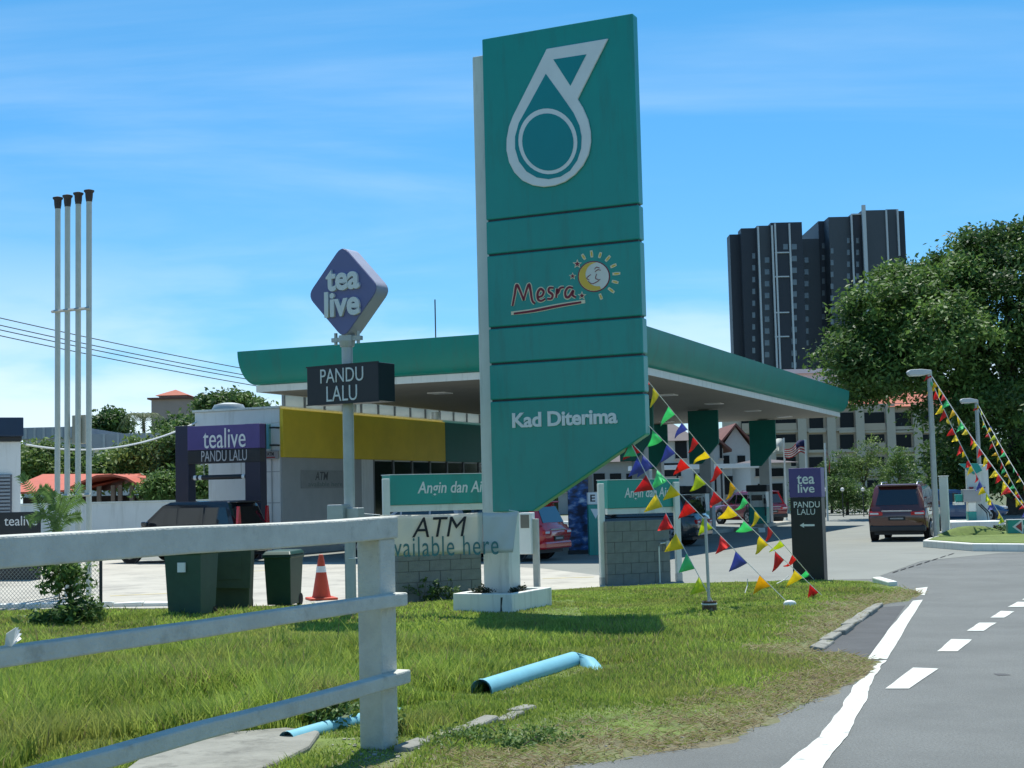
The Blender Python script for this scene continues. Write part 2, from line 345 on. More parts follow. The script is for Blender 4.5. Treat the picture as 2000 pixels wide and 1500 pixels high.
# grass blades
FP = G(741, 1466)
PIPES = [np.array([tuple(G(*q)[:2]) for q in pl]) for pl in ([(935, 1366), (1035, 1334), (1120, 1306), (1150, 1308)], [(560, 1462), (660, 1432), (760, 1404), (838, 1384)])]
def blades(N, seed, xr, yr):
    r = np.random.default_rng(seed)
    p = np.stack([r.uniform(*xr, N), r.uniform(*yr, N)], 1)
    vis = (np.abs(p[:, 0]) < .40*p[:, 1] + .3); p = p[vis]
    sd = sdist(VPn, p); s2 = sdist(SLn, p); rd = road_dist(p)
    rdn = rd + (vnoise(p, 2.2, 5)-.5)*.9
    pr = np.where(sd > .03, 1, 0)*(s2 < -.02)*(.22 + .78*ss(.0, .65, rdn))
    k = r.random(len(p)) < pr; p, sd, rdn = p[k], sd[k], rdn[k]
    n = len(p); z = verge_z(p, sd) - .01
    left = 1-ss(-1.6, .9, p[:, 0] + .12*(p[:, 1]-12)*0)
    cl = vnoise(p, 1.6, 21); cl2 = vnoise(p, .7, 22)
    h = (.045+.045*cl)*(1-left) + (.10+.17*cl)*left
    h *= (.55+.9*r.random(n))*(.45+.55*ss(.1, 1.2, rdn))*(.75+.5*cl2)
    h *= np.where(r.random(n) < .03, 1.5, 1.0)
    h *= np.where((np.abs(p[:, 0]+.1) < 1.0) & (p[:, 1] > 18.8) & (p[:, 1] < 23), .55, 1)
    fl = (p[:, 0]-FP[0])*math.cos(R(25.5)) - (p[:, 1]-FP[1])*math.sin(R(25.5)); h *= 1-.72*ss(-.25, .35, fl)*(1-ss(10.6, 13, p[:, 1]))
    h *= np.where((s2[k] > -.75) & (p[:, 1] < 10.4), .3, 1)
    h *= 1-.68*ss(13.5, 19.5, p[:, 1])*left; h *= 1-.45*ss(17, 21, p[:, 1])*(1-left); h *= .3+.7*ss(.0, 1.2, sd)
    for pl_ in PIPES:
        dd = np.full(n, 1e9)
        for a_, b_ in zip(pl_[:-1], pl_[1:]):
            ab = b_-a_; t_ = np.clip(((p-a_)@ab)/(ab@ab), 0, 1); q_ = p-a_-t_[:, None]*ab; dd = np.minimum(dd, np.hypot(q_[:, 0], q_[:, 1]-.0) + np.where(q_[:, 1] > 0, .5, 0))
        h *= .22+.78*ss(.12, .9, dd)
    ang = r.uniform(0, 2*math.pi, n); lean = r.uniform(.15, .75, n)*h
    wd = (.0026+.0032*r.random(n))*(1+.35*left)*np.maximum(1, p[:, 1]/11)
    dx, dy = np.cos(ang), np.sin(ang); sa = r.uniform(0, 2*math.pi, n); ox, oy = np.cos(sa)*wd, np.sin(sa)*wd
    B = np.column_stack([p, z])
    v = np.empty((n, 5, 3))
    v[:, 0] = B + np.column_stack([ox, oy, 0*ox]); v[:, 1] = B - np.column_stack([ox, oy, 0*ox])
    Mid = B + np.column_stack([dx*lean*.35, dy*lean*.35, h*.6])
    v[:, 2] = Mid - np.column_stack([ox, oy, 0*ox])*.75; v[:, 3] = Mid + np.column_stack([ox, oy, 0*ox])*.75
    v[:, 4] = B + np.column_stack([dx*lean, dy*lean, h])
    t = r.random(n)[:, None]; c = np.array([.20, .30, .04])*(1-t) + np.array([.42, .50, .11])*t
    c *= (.62+.45*vnoise(p, .9, 33)+.35*vnoise(p, 3.3, 34))[:, None]; yl = ss(.55, .8, vnoise(p, 1.3, 35))[:, None]; c = c*(1-.5*yl) + np.array([.36, .36, .10])*.5*yl
    dryb = (r.random(n) < (.05 + .6*(1-ss(.1, 1.0, rdn)) + .14*(cl2 > .62)))[:, None]
    c = np.where(dryb, np.array([.30, .26, .12])*(.6+.7*t), c)
    return v.reshape(-1, 3), c
GR = mat('grass_blade', (1, 1, 1), .6, .1, 2, attr='tint', trans=.45, spec=.25)
for nm, args in (('grass', (520000, 3, (-9.5, 6.5), (8.5, 27))), ('grass', (150000, 4, (-5, 4), (6, 15)))):
    v, c = blades(*args)
    o = bpy.data.objects.new(nm, fast_mesh(nm, v, 5, [(0, 1, 2, 3), (3, 2, 4)], GR, c)); col.objects.link(o)
    tag(o, 'green roadside grass growing over the verge' if args[1] == 3 else 'shorter under-growth of grass nearest to the road', 'grass', kind='stuff')

# dry straw lying along the road edge
def straw(N, seed):
    r = np.random.default_rng(seed); p = np.stack([r.uniform(-2.5, 6.5, N), r.uniform(7, 25, N)], 1)
    sd = sdist(VPn, p); rd = road_dist(p) + (vnoise(p, 2.2, 5)-.5)*.9
    k = (sd > .0) & (r.random(N) < (1-ss(.15, 1.15, rd))*(.25+.75*vnoise(p, 3.0, 41))*(1-.7*ss(12.5, 16, p[:, 1]))); p, sd = p[k], sd[k]; n = len(p); z = verge_z(p, sd)
    a = r.uniform(0, 2*math.pi, n); L = r.uniform(.03, .13, n)*np.maximum(1, p[:, 1]/14); up = r.uniform(.0, .5, n)*L; w = r.uniform(.0015, .0035, n)*np.maximum(1, p[:, 1]/10)
    B = np.column_stack([p, z]); d = np.column_stack([np.cos(a)*L, np.sin(a)*L, up]); s = np.column_stack([-np.sin(a)*w, np.cos(a)*w, 0*w])
    v = np.stack([B-s, B+s, B+d*.6+s*.8+[0, 0, .006], B+d, B+d*.6-s*.8+[0, 0, .006]], 1)
    t = r.random(n)[:, None]; c = np.array([.15, .12, .07])*(1-t)+np.array([.38, .34, .2])*t
    gm = r.random(n)[:, None] < .35; c = np.where(gm, np.array([.12, .16, .04])+t*np.array([.1, .1, .03]), c)
    return v.reshape(-1, 3), c
v, c = straw(420000, 77); o = bpy.data.objects.new('dry_grass', fast_mesh('dry_grass', v, 5, [(0, 1, 2, 3, 4)], GR, c)); col.objects.link(o)
tag(o, 'trampled dry straw along the road edge of the verge', 'dry grass', kind='stuff')
# road markings
def strip(name, px, z=.006, m=RPAINT, sub=0):
    pts = [G(*p) for p in px]; return sheet(name, [(p.x, p.y) for p in pts], z, m)
def ragged(pts, n, amp, seed):
    r = random.Random(seed); out = []
    for a, b in zip(pts[:-1], pts[1:]):
        for k in range(n):
            t = k/n; out.append((a[0]+(b[0]-a[0])*t + r.uniform(-amp, amp), a[1]+(b[1]-a[1])*t))
    return out + [pts[-1]]
L = ragged([(1440, 1600), (1525, 1500), (1600, 1440), (1645, 1380), (1668, 1340), (1700, 1315), (1712, 1292)], 6, 2.2, 1)
Rr = ragged([(1730, 1290), (1706, 1325), (1690, 1370), (1660, 1430), (1608, 1498), (1535, 1600)], 8, 2.6, 2)
strip('edge_line', L + Rr)
strip('edge_line', ragged([(1694, 1288), (1735, 1232), (1775, 1184), (1783, 1174)], 5, 1, 3) + ragged([(1803, 1172), (1767, 1230), (1733, 1288)], 5, 1, 4))
strip('edge_line', [(1788, 1150), (1812, 1147), (1806, 1163), (1793, 1162)])
for k, d in enumerate([[(1729, 1346), (1776, 1346), (1832, 1307), (1784, 1305)], [(1831, 1273), (1871, 1273), (1899, 1250), (1858, 1249)], [(1889, 1233), (1921, 1233), (1946, 1217), (1913, 1217)],
          [(1934, 1207), (1961, 1207), (1981, 1195), (1955, 1194)], [(1968, 1186), (2000, 1186), (2014, 1177), (1988, 1176)], [(1996, 1172), (2022, 1172), (2036, 1165), (2012, 1164)]]):
    strip('lane_dash', ragged(d + d[:1], 4, 1.0, 30+k)[:-1])
# drain slots across the entrance
DRAIN = mat('drain_dark', (.02, .02, .02), .9, .2)
for k in range(8):
    t0, t1 = k/8, k/8+.085
    a = Vector((1742, 1119)).lerp(Vector((1866, 1080)), t0); b = Vector((1742, 1119)).lerp(Vector((1866, 1080)), t1)
    strip('drain_slot', [(a.x, a.y+1.2), (b.x, b.y+1.2), (b.x+3, b.y-1.2), (a.x+3, a.y-1.2)], .010, DRAIN)
# tar seams and patches on the road
TAR = mat('tar_patch', (.085, .088, .088), .95, .2, 2, bump=.4, bscale=90)
for pts in ([(1590, 1275), (1705, 1187), (1768, 1183), (1693, 1288)], [(1940, 1316), (1962, 1316), (1975, 1319), (1950, 1320)]):
    strip('asphalt_patch', pts, .003, TAR)

def stone_row(name, a, b, n, w, h, m, label, seed, z=-.06, cat='kerb', jitter=.03, group=None):
    """a kerb of separate old blocks from pixel a to pixel b"""
    r = random.Random(seed); A, B = G(*a), G(*b); d = (B-A); L_ = d.length; ang = math.atan2(d.y, d.x)
    t = thing(name, label, cat, A, ang, group)
    for k in range(n):
        x0, x1 = L_*k/n + .006, L_*(k+1)/n - .006; y = r.uniform(-jitter, jitter)
        n_ = 5; top = [h*r.uniform(.8, 1.05) for _ in range(2)]
        mb = MB(); mb.box(x0, x1, y-w/2, y+w/2, z, top[0]); mb.v = [(vx, vy, vz if vz < .0 else vz + r.uniform(-.02, .015)) for vx, vy, vz in mb.v]
        mb.build('kerb_block', m, t, bevel=.02)
    return t
stone_row('kerb', (1592, 1271), (1716, 1184), 7, .15, .055, CONCO, 'old broken concrete kerb blocks between grass and dark asphalt pocket', 4)
stone_row('kerb', (790, 1478), (1040, 1392), 6, .13, .075, CONCO, 'cracked pale kerb stones buried in weeds right of the fence post', 6, jitter=.05)
stone_row('kerb', (1712, 1139), (1745, 1146), 1, .16, .10, WHITE, 'short white painted kerb stub beside the black drive-through panel', 8, jitter=0)
stone_row('kerb', (-120, 1190), (340, 1184), 8, .14, .10, WHITE, 'long white painted kerb along the concrete apron by the bins', 9, jitter=0)
# slab by the fence foot
mb = MB(); mb.slab(SL, -.05, .085); tag(mb.build('drain_slab', CONCO, bevel=.02), 'weathered grey concrete drain slab below the fence rails', 'slab')
# scattered pebbles and rubble at the fence foot
RUB = mat('rubble', (.30, .29, .25), .95, .25, 6, bump=.3)
rb = MB(); rr = random.Random(3)
for k in range(420):
    if k < 140: p = G(rr.uniform(650, 880), rr.uniform(1455, 1500))
    else: p = G(rr.uniform(900, 1640), rr.uniform(1330, 1495))
    pz = np.array([[p.x, p.y]]); sdp = sdist(VPn, pz)
    if sdp[0] < .06: continue
    zb_ = float(verge_z(pz, sdp)[0])
    s_ = rr.uniform(.004, .02)*rr.uniform(.4, 1) if k < 140 else rr.uniform(.003, .010)
    q = MB().box(-1, 1, -1, 1, -1, 1); q.v = [(x*s_*rr.uniform(.6, 1.3)+p.x, y*s_*rr.uniform(.6, 1.3)+p.y, z*s_*rr.uniform(.4, .9)+zb_) for x, y, z in q.v]
    rb.add(q.v, q.f)
tag(rb.build('rubble', RUB), 'loose pale rubble and pebbles along the verge edge', 'rubble', kind='stuff')

# ================================================================== FENCE
def az(a): return math.pi/2 - a          # local x pointing at azimuth a
O = G(741, 1466); rzF = az(R(25.5))
fence = thing('concrete_fence', 'weathered concrete railing with three rails in the left foreground', 'fence', O, rzF)
pw = .105
mb = MB(); mb.box(-pw, pw, -pw*.9, pw*.9, -.15, PL(O, rzF, 741, 1052, 0)[1]); mb.build('post', RAIL, fence, bevel=.012)
mb = MB(); mb.box(-4.4-pw, -4.4+pw, -pw*.9, pw*.9, -.15, PL(O, rzF, 741, 1052, 0)[1]-.02); mb.build('post', RAIL, fence, bevel=.012)
def rail(a, b, th, dep, yo, seed):
    r = random.Random(seed)
    (xa, za), (xb, zb) = PL(O, rzF, *a, yo), PL(O, rzF, *b, yo); mb = MB(); n = 10
    x_s = -7.5; za2 = za + (zb-za)/(xb-xa)*(x_s-xa)*1.0
    vs = []; fs = []
    for k in range(n+1):
        t = k/n; x = x_s+(xb-x_s)*t; z = za2+(zb-za2)*t + r.uniform(-.006, .006)
        vs += [(x, yo, z-th), (x, yo+dep, z-th), (x, yo+dep, z), (x, yo, z)]
    for k in range(n):
        q = 4*k; fs += [(q+i, q+(i+1) % 4, q+4+(i+1) % 4, q+4+i) for i in range(4)]
    fs += [(0, 1, 2, 3), (4*n+3, 4*n+2, 4*n+1, 4*n)]
    mb.add(vs, fs); mb.build('rail', RAIL, fence, bevel=.012)
rail((0, 1047), (778, 1009), .155, .2, -.11, 1)
rail((0, 1268), (797, 1157), .092, .11, -.185, 2)
rail((75, 1500), (803, 1309), .092, .11, -.185, 3)
# paper litter caught on the middle rail at the left edge
(xl, zl) = PL(O, rzF, 6, 1262, -.15)
mb = MB()
for k in range(5):
    a = .3+.35*k; mb.add([(xl, -.2, zl), (xl+.07*math.cos(a), -.2-.01*k, zl+.09*math.sin(a)), (xl+.09*math.cos(a+.35), -.17-.01*k, zl+.07*math.sin(a+.35)), (xl+.02, -.14, zl)], [(0, 1, 2, 3)])
lit = mb.build('paper_scrap', WHITEC); lit.matrix_world = fence.matrix_basis; tag(lit, 'crumpled white paper scrap stuck on the middle fence rail', 'litter')
so = lit.modifiers.new('solid', 'SOLIDIFY'); so.thickness = .003

# ================================================================== BLUE PIPES
PIPEB = mat('blue_pipe', (.20, .47, .55), .45, .1, 5, stain=(.20, .30, .30), sth=(.6, .8), sscale=6)
def pipe(px, r, label):
    pts = [G(*p) for p in px]; pts = [Vector((p.x, p.y, z)) for p, z in zip(pts, ([.5*r+.02]*(len(pts)-2) + [.35*r, -.9*r]))]
    t = thing('drain_pipe', label, 'pipe', (pts[0].x, pts[0].y, 0))
    loc = [p - Vector((pts[0].x, pts[0].y, 0)) for p in pts]
    mb = MB(); mb.tube(loc, r, 18, cap=False); mb.tube(loc, r*.9, 18, cap=False); o = mb.build('pipe_wall', PIPEB, t, smooth=True)
    d = (loc[1]-loc[0]).normalized()
    mb = MB(); mb.tube([loc[0]-d*.004, loc[0]+d*.03], r*1.06, 18, cap=False); mb.build('pipe_rim', PIPEB, t, smooth=True)
    return t
pipe([(940, 1366), (1035, 1334), (1120, 1306), (1150, 1308), (1185, 1326)], .098, 'thick pale blue plastic pipe lying in the grass near the totem')
pipe([(560, 1462), (660, 1432), (760, 1404), (838, 1384)], .065, 'thinner pale blue pipe half hidden behind the fence post')
# ================================================================== TOTEM SIGN
C0 = G(1000, 1204)
vx = Vector((math.cos(GRID), math.sin(GRID), 0)); ux = Vector((-math.sin(GRID), math.cos(GRID), 0))
tc_ = C0 - vx*.475 + ux*.725; tc_.z = 0
planter = thing('planter', 'low white concrete planter box around the totem foot', 'planter', tc_, GRID)
for (x0, x1, y0, y1) in ((-.475, .475, -.725, -.625), (-.475, .475, .625, .725), (-.475, -.375, -.6249, .6249), (.375, .475, -.6249, .6249)):
    MB().box(x0, x1, y0, y1, -.05, .32).build('planter_wall', WHITE, planter, bevel=.012)
MB().box(-.374, .374, -.624, .624, -.04, .22).build('soil', mat('soil', (.05, .04, .03), .95, .3, 12, bump=.6), planter)
CRK = mat('crack', (.06, .06, .05), .95, .3)
mb = MB(); mb.prism([(.28, 0), (.33, .02), (.315, .14), (.335, .27), (.30, .27), (.295, .12)], -.7275, -.7245); mb.build('stain', CRK, planter)

totem = thing('totem_sign', 'tall teal petrol station totem with white drop emblem', 'sign', tc_, GRID)
TO = tc_
fy = -.42                                  # front of the panels
def T(px, py, y=fy): return PL(TO, GRID, px, py, y)
ztop = T(930, 112, -.15)[1]
mb = MB(); mb.box(-.225, .2, -.2, .2, -.02, ztop); mb.build('column', WHITE, totem, bevel=.015)
xl = T(955, 700)[0]; xr = T(1254, 620)[0]
rows = [(78, 22), (432, 397), (499, 468), (641, 618), (713, 690), (782, 768)]
zr = []
for a, b in rows:
    za, zb = T(946 + (a-78)*.02, a)[1], T(1241 + (b-22)*.024, b)[1]; zr.append((za+zb)/2)
gap = .014
def panel(pts):
    return MB().prism(pts, fy, fy+.2).build('panel', TEAL, totem, bevel=.018)
for k in range(5): panel([(xl, zr[k+1]+gap), (xr, zr[k+1]+gap), (xr, zr[k]-(gap if k else 0)), (xl, zr[k]-(gap if k else 0))])
zb0 = T(970, 1000)[1]; xd = T(1040, 1000)[0]; zd = T(1261, 848)[1]
panel([(xl, zb0), (xd, zb0), (xr, zd), (xr, zr[5]-gap), (xl, zr[5]-gap)])
MB().prism([(xl+.03, zb0+.03), (xd, zb0+.03), (xr-.03, zd+.03), (xr-.03, zr[0]-.03), (xl+.03, zr[0]-.03)], fy+.02, fy+.17).build('backing', DARKM, totem)
# drop emblem traced on the top panel
ZX = lambda p: (920 + p[0]/3.0, p[1]/3.0)      # from the enlarged view
def tr(pts, y): return [PL(TO, GRID, *ZX(p), y) for p in pts]
def arc(cx, cy, rx, ry, a0, a1, n, rot=0):
    o = []
    for k in range(n+1):
        a = R(a0+(a1-a0)*k/n); x, y = rx*math.cos(a), ry*math.sin(a); c, s = math.cos(rot), math.sin(rot)
        o.append((cx+x*c-y*s, cy+x*s+y*c))
    return o
outer = [(443, 286), (803, 225), (624, 580)] + [(655, 630), (685, 700), (700, 770), (702, 830), (688, 905), (655, 970), (607, 1025), (550, 1066), (490, 1088), (425, 1096), (360, 1086), (300, 1058), (253, 1010), (222, 950), (207, 880), (208, 815), (222, 740), (245, 680)]
def flat(name, pts, y0, m, parent, th=.02):
    o = MB().prism(pts[::-1], y0-th, y0).build(name, m, parent); return o
e1 = flat('emblem', tr(outer, fy-.035), fy-.002, SILVER, totem, .04)
bv = e1.modifiers.new('bevel', 'BEVEL'); bv.width = .012; bv.segments = 2; bv.limit_method = 'ANGLE'
inner = [(438, 432), (520, 545), (600, 660), (635, 735), (648, 800), (645, 870), (622, 940), (580, 1000), (525, 1035), (455, 1050), (385, 1040), (325, 1005), (280, 945), (258, 870), (258, 800), (280, 720), (330, 630)]
flat('emblem_drop', tr(inner, fy-.045), fy-.0425, TEALD, totem, .004)
flat('emblem_triangle', tr([(482, 348), (676, 318), (582, 503)], fy-.045), fy-.0425, TEALD, totem, .004)
co = arc(450, 828, 172, 193, 0, 360, 40, R(-8))[:-1]; ci = arc(450, 832, 150, 168, 0, 360, 40, R(-8))[:-1]
flat('emblem_ring', tr(co, fy-.05), fy-.047, SILVER, totem, .004)
flat('emblem_disc', tr(ci, fy-.055), fy-.0515, TEALD, totem, .004)
# lettering
def tbox(px0, py0, px1, py1, y=fy-.01):
    (a, z1), (b, z0) = T(px0, py0, y), T(px1, py1, y); return a, b, z0, z1
a, z1 = T(1001, 806); b, z1b = T(1206, 798); _, z0 = T(1001, 836); _, z0b = T(1206, 827)
text('lettering', 'Kad Diterima', totem, SILVER, a, b, (z0+z0b)/2+.0, (z1+z1b)/2+.0, fy-.0005, .02, bold=.03, space=.97)
# handwritten word, sun and moon emblem
MAROON = mat('maroon_print', (.22, .02, .035), .5, .05); CREAM = mat('cream_print', (.80, .70, .48), .5, .05); SUNY = mat('sun_yellow', (.75, .48, .06), .5, .05); SUNW = mat('moon_white', (.72, .70, .62), .5, .05)
ZM = lambda p: (920 + p[0]*380/750, 460 + p[1]*760/1500)
def ribbon(name, strokes, w, y, m, parent, th=.004):
    mb = MB()
    for st in strokes:
        pts = [Vector((*PL(TO, GRID, *ZM(p), y),)) for p in st]
        # smooth
        fine = []
        for i in range(len(pts)-1):
            p0, p1, p2, p3 = pts[max(i-1, 0)], pts[i], pts[i+1], pts[min(i+2, len(pts)-1)]
            for k in range(5):
                t = k/5; fine.append(.5*((2*p1)+(p2-p0)*t+(2*p0-5*p1+4*p2-p3)*t*t+(3*p1-p0-3*p2+p3)*t**3))
        fine.append(pts[-1]); n = len(fine); vs = []
        for i, p in enumerate(fine):
            d = (fine[min(i+1, n-1)]-fine[max(i-1, 0)]); d = d.normalized() if d.length else Vector((1, 0)); q = Vector((-d.y, d.x))*w*(1-.25*abs(2*i/(n-1)-1))
            for s_, yy in ((1, y-th), (-1, y-th), (-1, y), (1, y)): vs.append((p.x+q.x*s_, yy, p.y+q.y*s_))
        fs = [(4*i+k, 4*i+(k+1) % 4, 4*i+4+(k+1) % 4, 4*i+4+k) for i in range(n-1) for k in range(4)] + [(0, 1, 2, 3), (4*n-1, 4*n-2, 4*n-3, 4*n-4)]
        mb.add(vs, fs)
    return mb.build(name, m, parent)
word = [[(160, 272), (168, 230), (176, 190), (190, 215), (203, 250)], [(203, 250), (214, 210), (224, 188), (230, 215), (236, 250), (246, 262)],
        [(258, 238), (274, 232), (280, 216), (268, 206), (257, 222), (258, 245), (270, 252), (286, 244)],
        [(318, 202), (302, 202), (300, 216), (314, 228), (310, 243), (294, 244)],
        [(328, 240), (332, 205), (334, 222), (344, 203), (358, 200)],
        [(392, 202), (376, 200), (364, 216), (366, 236), (378, 236), (394, 212), (392, 230), (404, 238)],
        [(155, 300), (240, 290), (340, 270), (440, 254)]]
ribbon('lettering', word, .034, fy-.001, CREAM, totem)
ribbon('lettering', word[:-1] + [[(165, 301), (240, 291), (340, 271), (425, 257)]], .019, fy-.0055, MAROON, totem)
def zdisc(cx, cy, rx, ry, n=28): return [PL(TO, GRID, *ZM((cx+rx*math.cos(2*math.pi*k/n), cy+ry*math.sin(2*math.pi*k/n))), fy) for k in range(n)]
flat('sun_disc', zdisc(474, 158, 62, 60), fy-.001, MAROON, totem, .004)
flat('sun_disc', zdisc(474, 158, 58, 56), fy-.0055, SUNW, totem, .003)
cres = [(474+57*math.cos(R(a)), 158+55*math.sin(R(a))) for a in range(60, 281, 12)] + [(490+48*math.cos(R(a)), 150+46*math.sin(R(a))) for a in range(262, 70, -12)]
flat('moon', [PL(TO, GRID, *ZM(p), fy) for p in cres], fy-.009, SUNY, totem, .003)
ribbon('face_line', [[(476, 130), (484, 122), (496, 126)], [(478, 140), (488, 132), (500, 134)], [(452, 176), (466, 186), (486, 178), (498, 168)], [(462, 150), (446, 164), (456, 172)], [(484, 148), (480, 165), (492, 170)]], .006, fy-.0125, MAROON, totem, .002)
rays = []
for k, a in enumerate([-118, -96, -74, -52, -28, -6, 16, 40, 72]):
    a = R(a); rays.append([(474+72*math.cos(a), 156+72*math.sin(a)), (474+(98 + 4*(k % 2))*math.cos(a), 156+(95+4*(k % 2))*math.sin(a))])
for a, b in rays:
    o = ribbon('sun_ray', [[a, b]], .024, fy-.001, CREAM, totem)
    ribbon('ray_core', [[(Vector(a).lerp(Vector(b), .2))[:], (Vector(a).lerp(Vector(b), .82))[:]]], .011, fy-.0055, SUNY, o)
for cx_, cy_, r_ in ((410, 110, 15), (392, 157, 12), (428, 232, 14)):
    for rr_, m_, yy in ((1.25, CREAM, -.001), (.75, MAROON, -.0055)):
        pts = [(cx_+r_*rr_*(1 if k % 2 == 0 else .45)*math.sin(k*math.pi/5), cy_-r_*rr_*(1 if k % 2 == 0 else .45)*math.cos(k*math.pi/5)) for k in range(10)]
        flat('star', [PL(TO, GRID, *ZM(p), fy) for p in pts], fy+yy, m_, totem, .004)
# white electrical cabinet on a post right behind the totem
q = G(1049, 1148); cab = thing('meter_cabinet', 'white meter cabinet with vent hung on a grey post beside the totem', 'cabinet', q, R(-20))
MB().box(-.055, .055, -.05, .05, -.02, 1.28).build('post', GALV, cab, bevel=.008)
x0, z0 = PL(q, R(-20), 1019, 1082); x1, z1 = PL(q, R(-20), 1041, 1001)
MB().box(x0, x1, -.14, .1, z0, z1).build('box', WHITEC, cab, bevel=.012)
v0, w0 = PL(q, R(-20), 1022, 1031); v1, w1 = PL(q, R(-20), 1038, 1005)
MB().box(v0, v1, -.146, -.139, w0, w1).build('vent', mat('vent_grey', (.18, .17, .15), .7, .2), cab)

# ================================================================== DIAMOND SIGN ON POLE
rzD = R(-31); O = G(686, 1216); pole = thing('drive_through_sign', 'purple diamond sign and black direction box on a tall grey pole', 'sign', O, rzD)
def D_(px, py, y=-.2): return PL(O, rzD, px, py, y)
ztop = D_(684, 655, 0)[1]
MB().lathe([(.078, 0), (.078, ztop)], 18).build('pole', GALV, pole, smooth=True)
MB().lathe([(.16, 0), (.16, .03), (.085, .05)], 18).build('base_plate', GALV, pole, smooth=True)
cxd = D_(668, 570, -.135); (lx, lz), (rx_, rz_) = D_(603, 577, -.135), D_(737, 558, -.135); zt = D_(668, 482, -.135)[1]; zbm = D_(678, 657, -.135)[1]
cx_, cz_ = (lx+rx_)/2, (zt+zbm)/2; hw = (rx_-lx)/2; hh = (zt-zbm)/2
def rdiamond(hw, hh, r=.16, n=5):
    out = []; cs = [(hw, 0), (0, hh), (-hw, 0), (0, -hh)]
    for i in range(4):
        c = Vector(cs[i]); a = Vector(cs[i-1]); b = Vector(cs[(i+1) % 4]); p0 = c.lerp(a, r); p1 = c.lerp(b, r)
        for k in range(n+1):
            t = k/n; out.append(tuple(((1-t)**2*p0 + 2*t*(1-t)*c + t*t*p1)))
    return out
dm = [(cx_+x, cz_+z) for x, z in rdiamond(hw*1.05, hh*1.05)]
MB().prism(dm, -.12, .15).build('sign_case', mat('sign_case', (.36, .37, .45), .35, .06), pole, smooth=True)
MB().prism([(cx_+x*.99, cz_+z*.99) for x, z in rdiamond(hw*1.05, hh*1.05)], -.135, -.1195).build('sign_face', PURPLE2, pole, bevel=.006)
MB().prism([(cx_+x*.99, cz_+z*.99) for x, z in rdiamond(hw*1.05, hh*1.05)], .1495, .165).build('sign_face', PURPLE2, pole, bevel=.006)
LET = mat('white_letter', (.70, .71, .69), .45, .05)
for s, (p0, p1) in (('tea', ((636, 528), (701, 563))), ('live', ((633, 571), (702, 614)))):
    a, zt_ = D_(*p0, -.17); b, zb_ = D_(*p1, -.17); sh = .018 if s == 'tea' else .018
    text('lettering', s, pole, LET, a, b, zb_, zt_, -.134, .04, bold=.03)
mb = MB(); zc = ztop - .06; mb.lathe([(.10, zc-.10), (.12, zc-.02), (.12, zc+.06)], 16); mb.box(-.26, .26, -.03, .03, zc-.02, zc+.04)
for x in (-.2, .2): mb.lathe([(.025, zc-.06), (.025, zc+.11)], 8, (x, 0, 0))
mb.build('bracket', GALV, pole)
a0, z1 = D_(599, 719, -.2); a1, z1b = D_(738, 706, -.2); z0 = D_(600, 790, -.2)[1]; z0b = D_(738, 784, -.2)[1]
zl, zh = (z0+z0b)/2, (z1+z1b)/2
MB().box(a0, a1, -.2, .2, zl, zh).build('direction_box', BLACKP, pole, bevel=.01)
MB().box(a0-.01, a1+.01, -.205, -.19, zl-.012, zl+.008).build('trim', DARKM, pole); MB().box(a0-.01, a1+.01, -.205, -.19, zh-.008, zh+.012).build('trim', DARKM, pole)
a, z1 = D_(626, 722, -.2); b, z0 = D_(710, 743, -.2); text('lettering', 'PANDU', pole, LET, a, b, z0, z1, -.2006, .008, bold=-.004)
a, z1 = D_(638, 755, -.2); b, z0 = D_(698, 781, -.2); text('lettering', 'LALU', pole, LET, a, b, z0, z1, -.2006, .008, bold=-.004)
# small grey boxes clamped on the pole
q0, w1 = D_(644, 986, -.15); q1, w0 = D_(676, 1032, -.15)
MB().box(q0, q1, -.22, -.05, w0, w1).build('switch_box', GALV, pole, bevel=.012)
q0, w1 = D_(678, 992, -.12); q1, w0 = D_(701, 1032, -.12); MB().box(q0, q1, -.15, .02, w0, w1-.0).build('switch_box', GALV, pole, bevel=.012)

# ================================================================== ATM BANNER
A, B = P(742, 1003, 20.42), P(1012, 1003, 20.62); rzb = math.atan2(B.y-A.y, B.x-A.x); L_ = (B-A).xy.length
CLOTH = mat('banner_cloth', (.74, .72, .62), .8, .05, 2, trans=.35); CLOTH2 = mat('banner_white', (.72, .74, .72), .8, .05, 2, trans=.35)
OB = Vector((A.x, A.y, 0)); ban = thing('banner', 'cream cloth banner reading ATM available here between pole and totem', 'banner', OB, rzb)
zt_ = PL(OB, rzb, 860, 1003)[1]; zb_ = PL(OB, rzb, 860, 1083)[1]
def cloth(x0, x1, m, name, cut=0):
    n, k = 26, 8; vs = []
    for j in range(k+1):
        for i in range(n+1):
            t = i/n; x = x0+(x1-x0)*t - cut*(1-j/k)*t; z = zb_+(zt_-zb_)*j/k - .012*math.sin(math.pi*t)*(j/k)
            vs.append((x, .012*math.sin(x*9+j*.4)+.008*math.sin(x*23-j), z))
    fs = [(j*(n+1)+i, j*(n+1)+i+1, (j+1)*(n+1)+i+1, (j+1)*(n+1)+i) for j in range(k) for i in range(n)]
    o = MB().add(vs, fs).build(name, m, ban, smooth=True); s = o.modifiers.new('solid', 'SOLIDIFY'); s.thickness = .004; s.offset = 0; return o
xs_ = PL(OB, rzb, 943, 1040)[0]
cloth(0, xs_, CLOTH, 'cloth'); cloth(xs_+.003, L_, CLOTH2, 'cloth', .09)
def bb(px0, py0, px1, py1): (a, z1), (b, z0) = PL(OB, rzb, px0, py0, -.03), PL(OB, rzb, px1, py1, -.03); return a, b, z0, z1
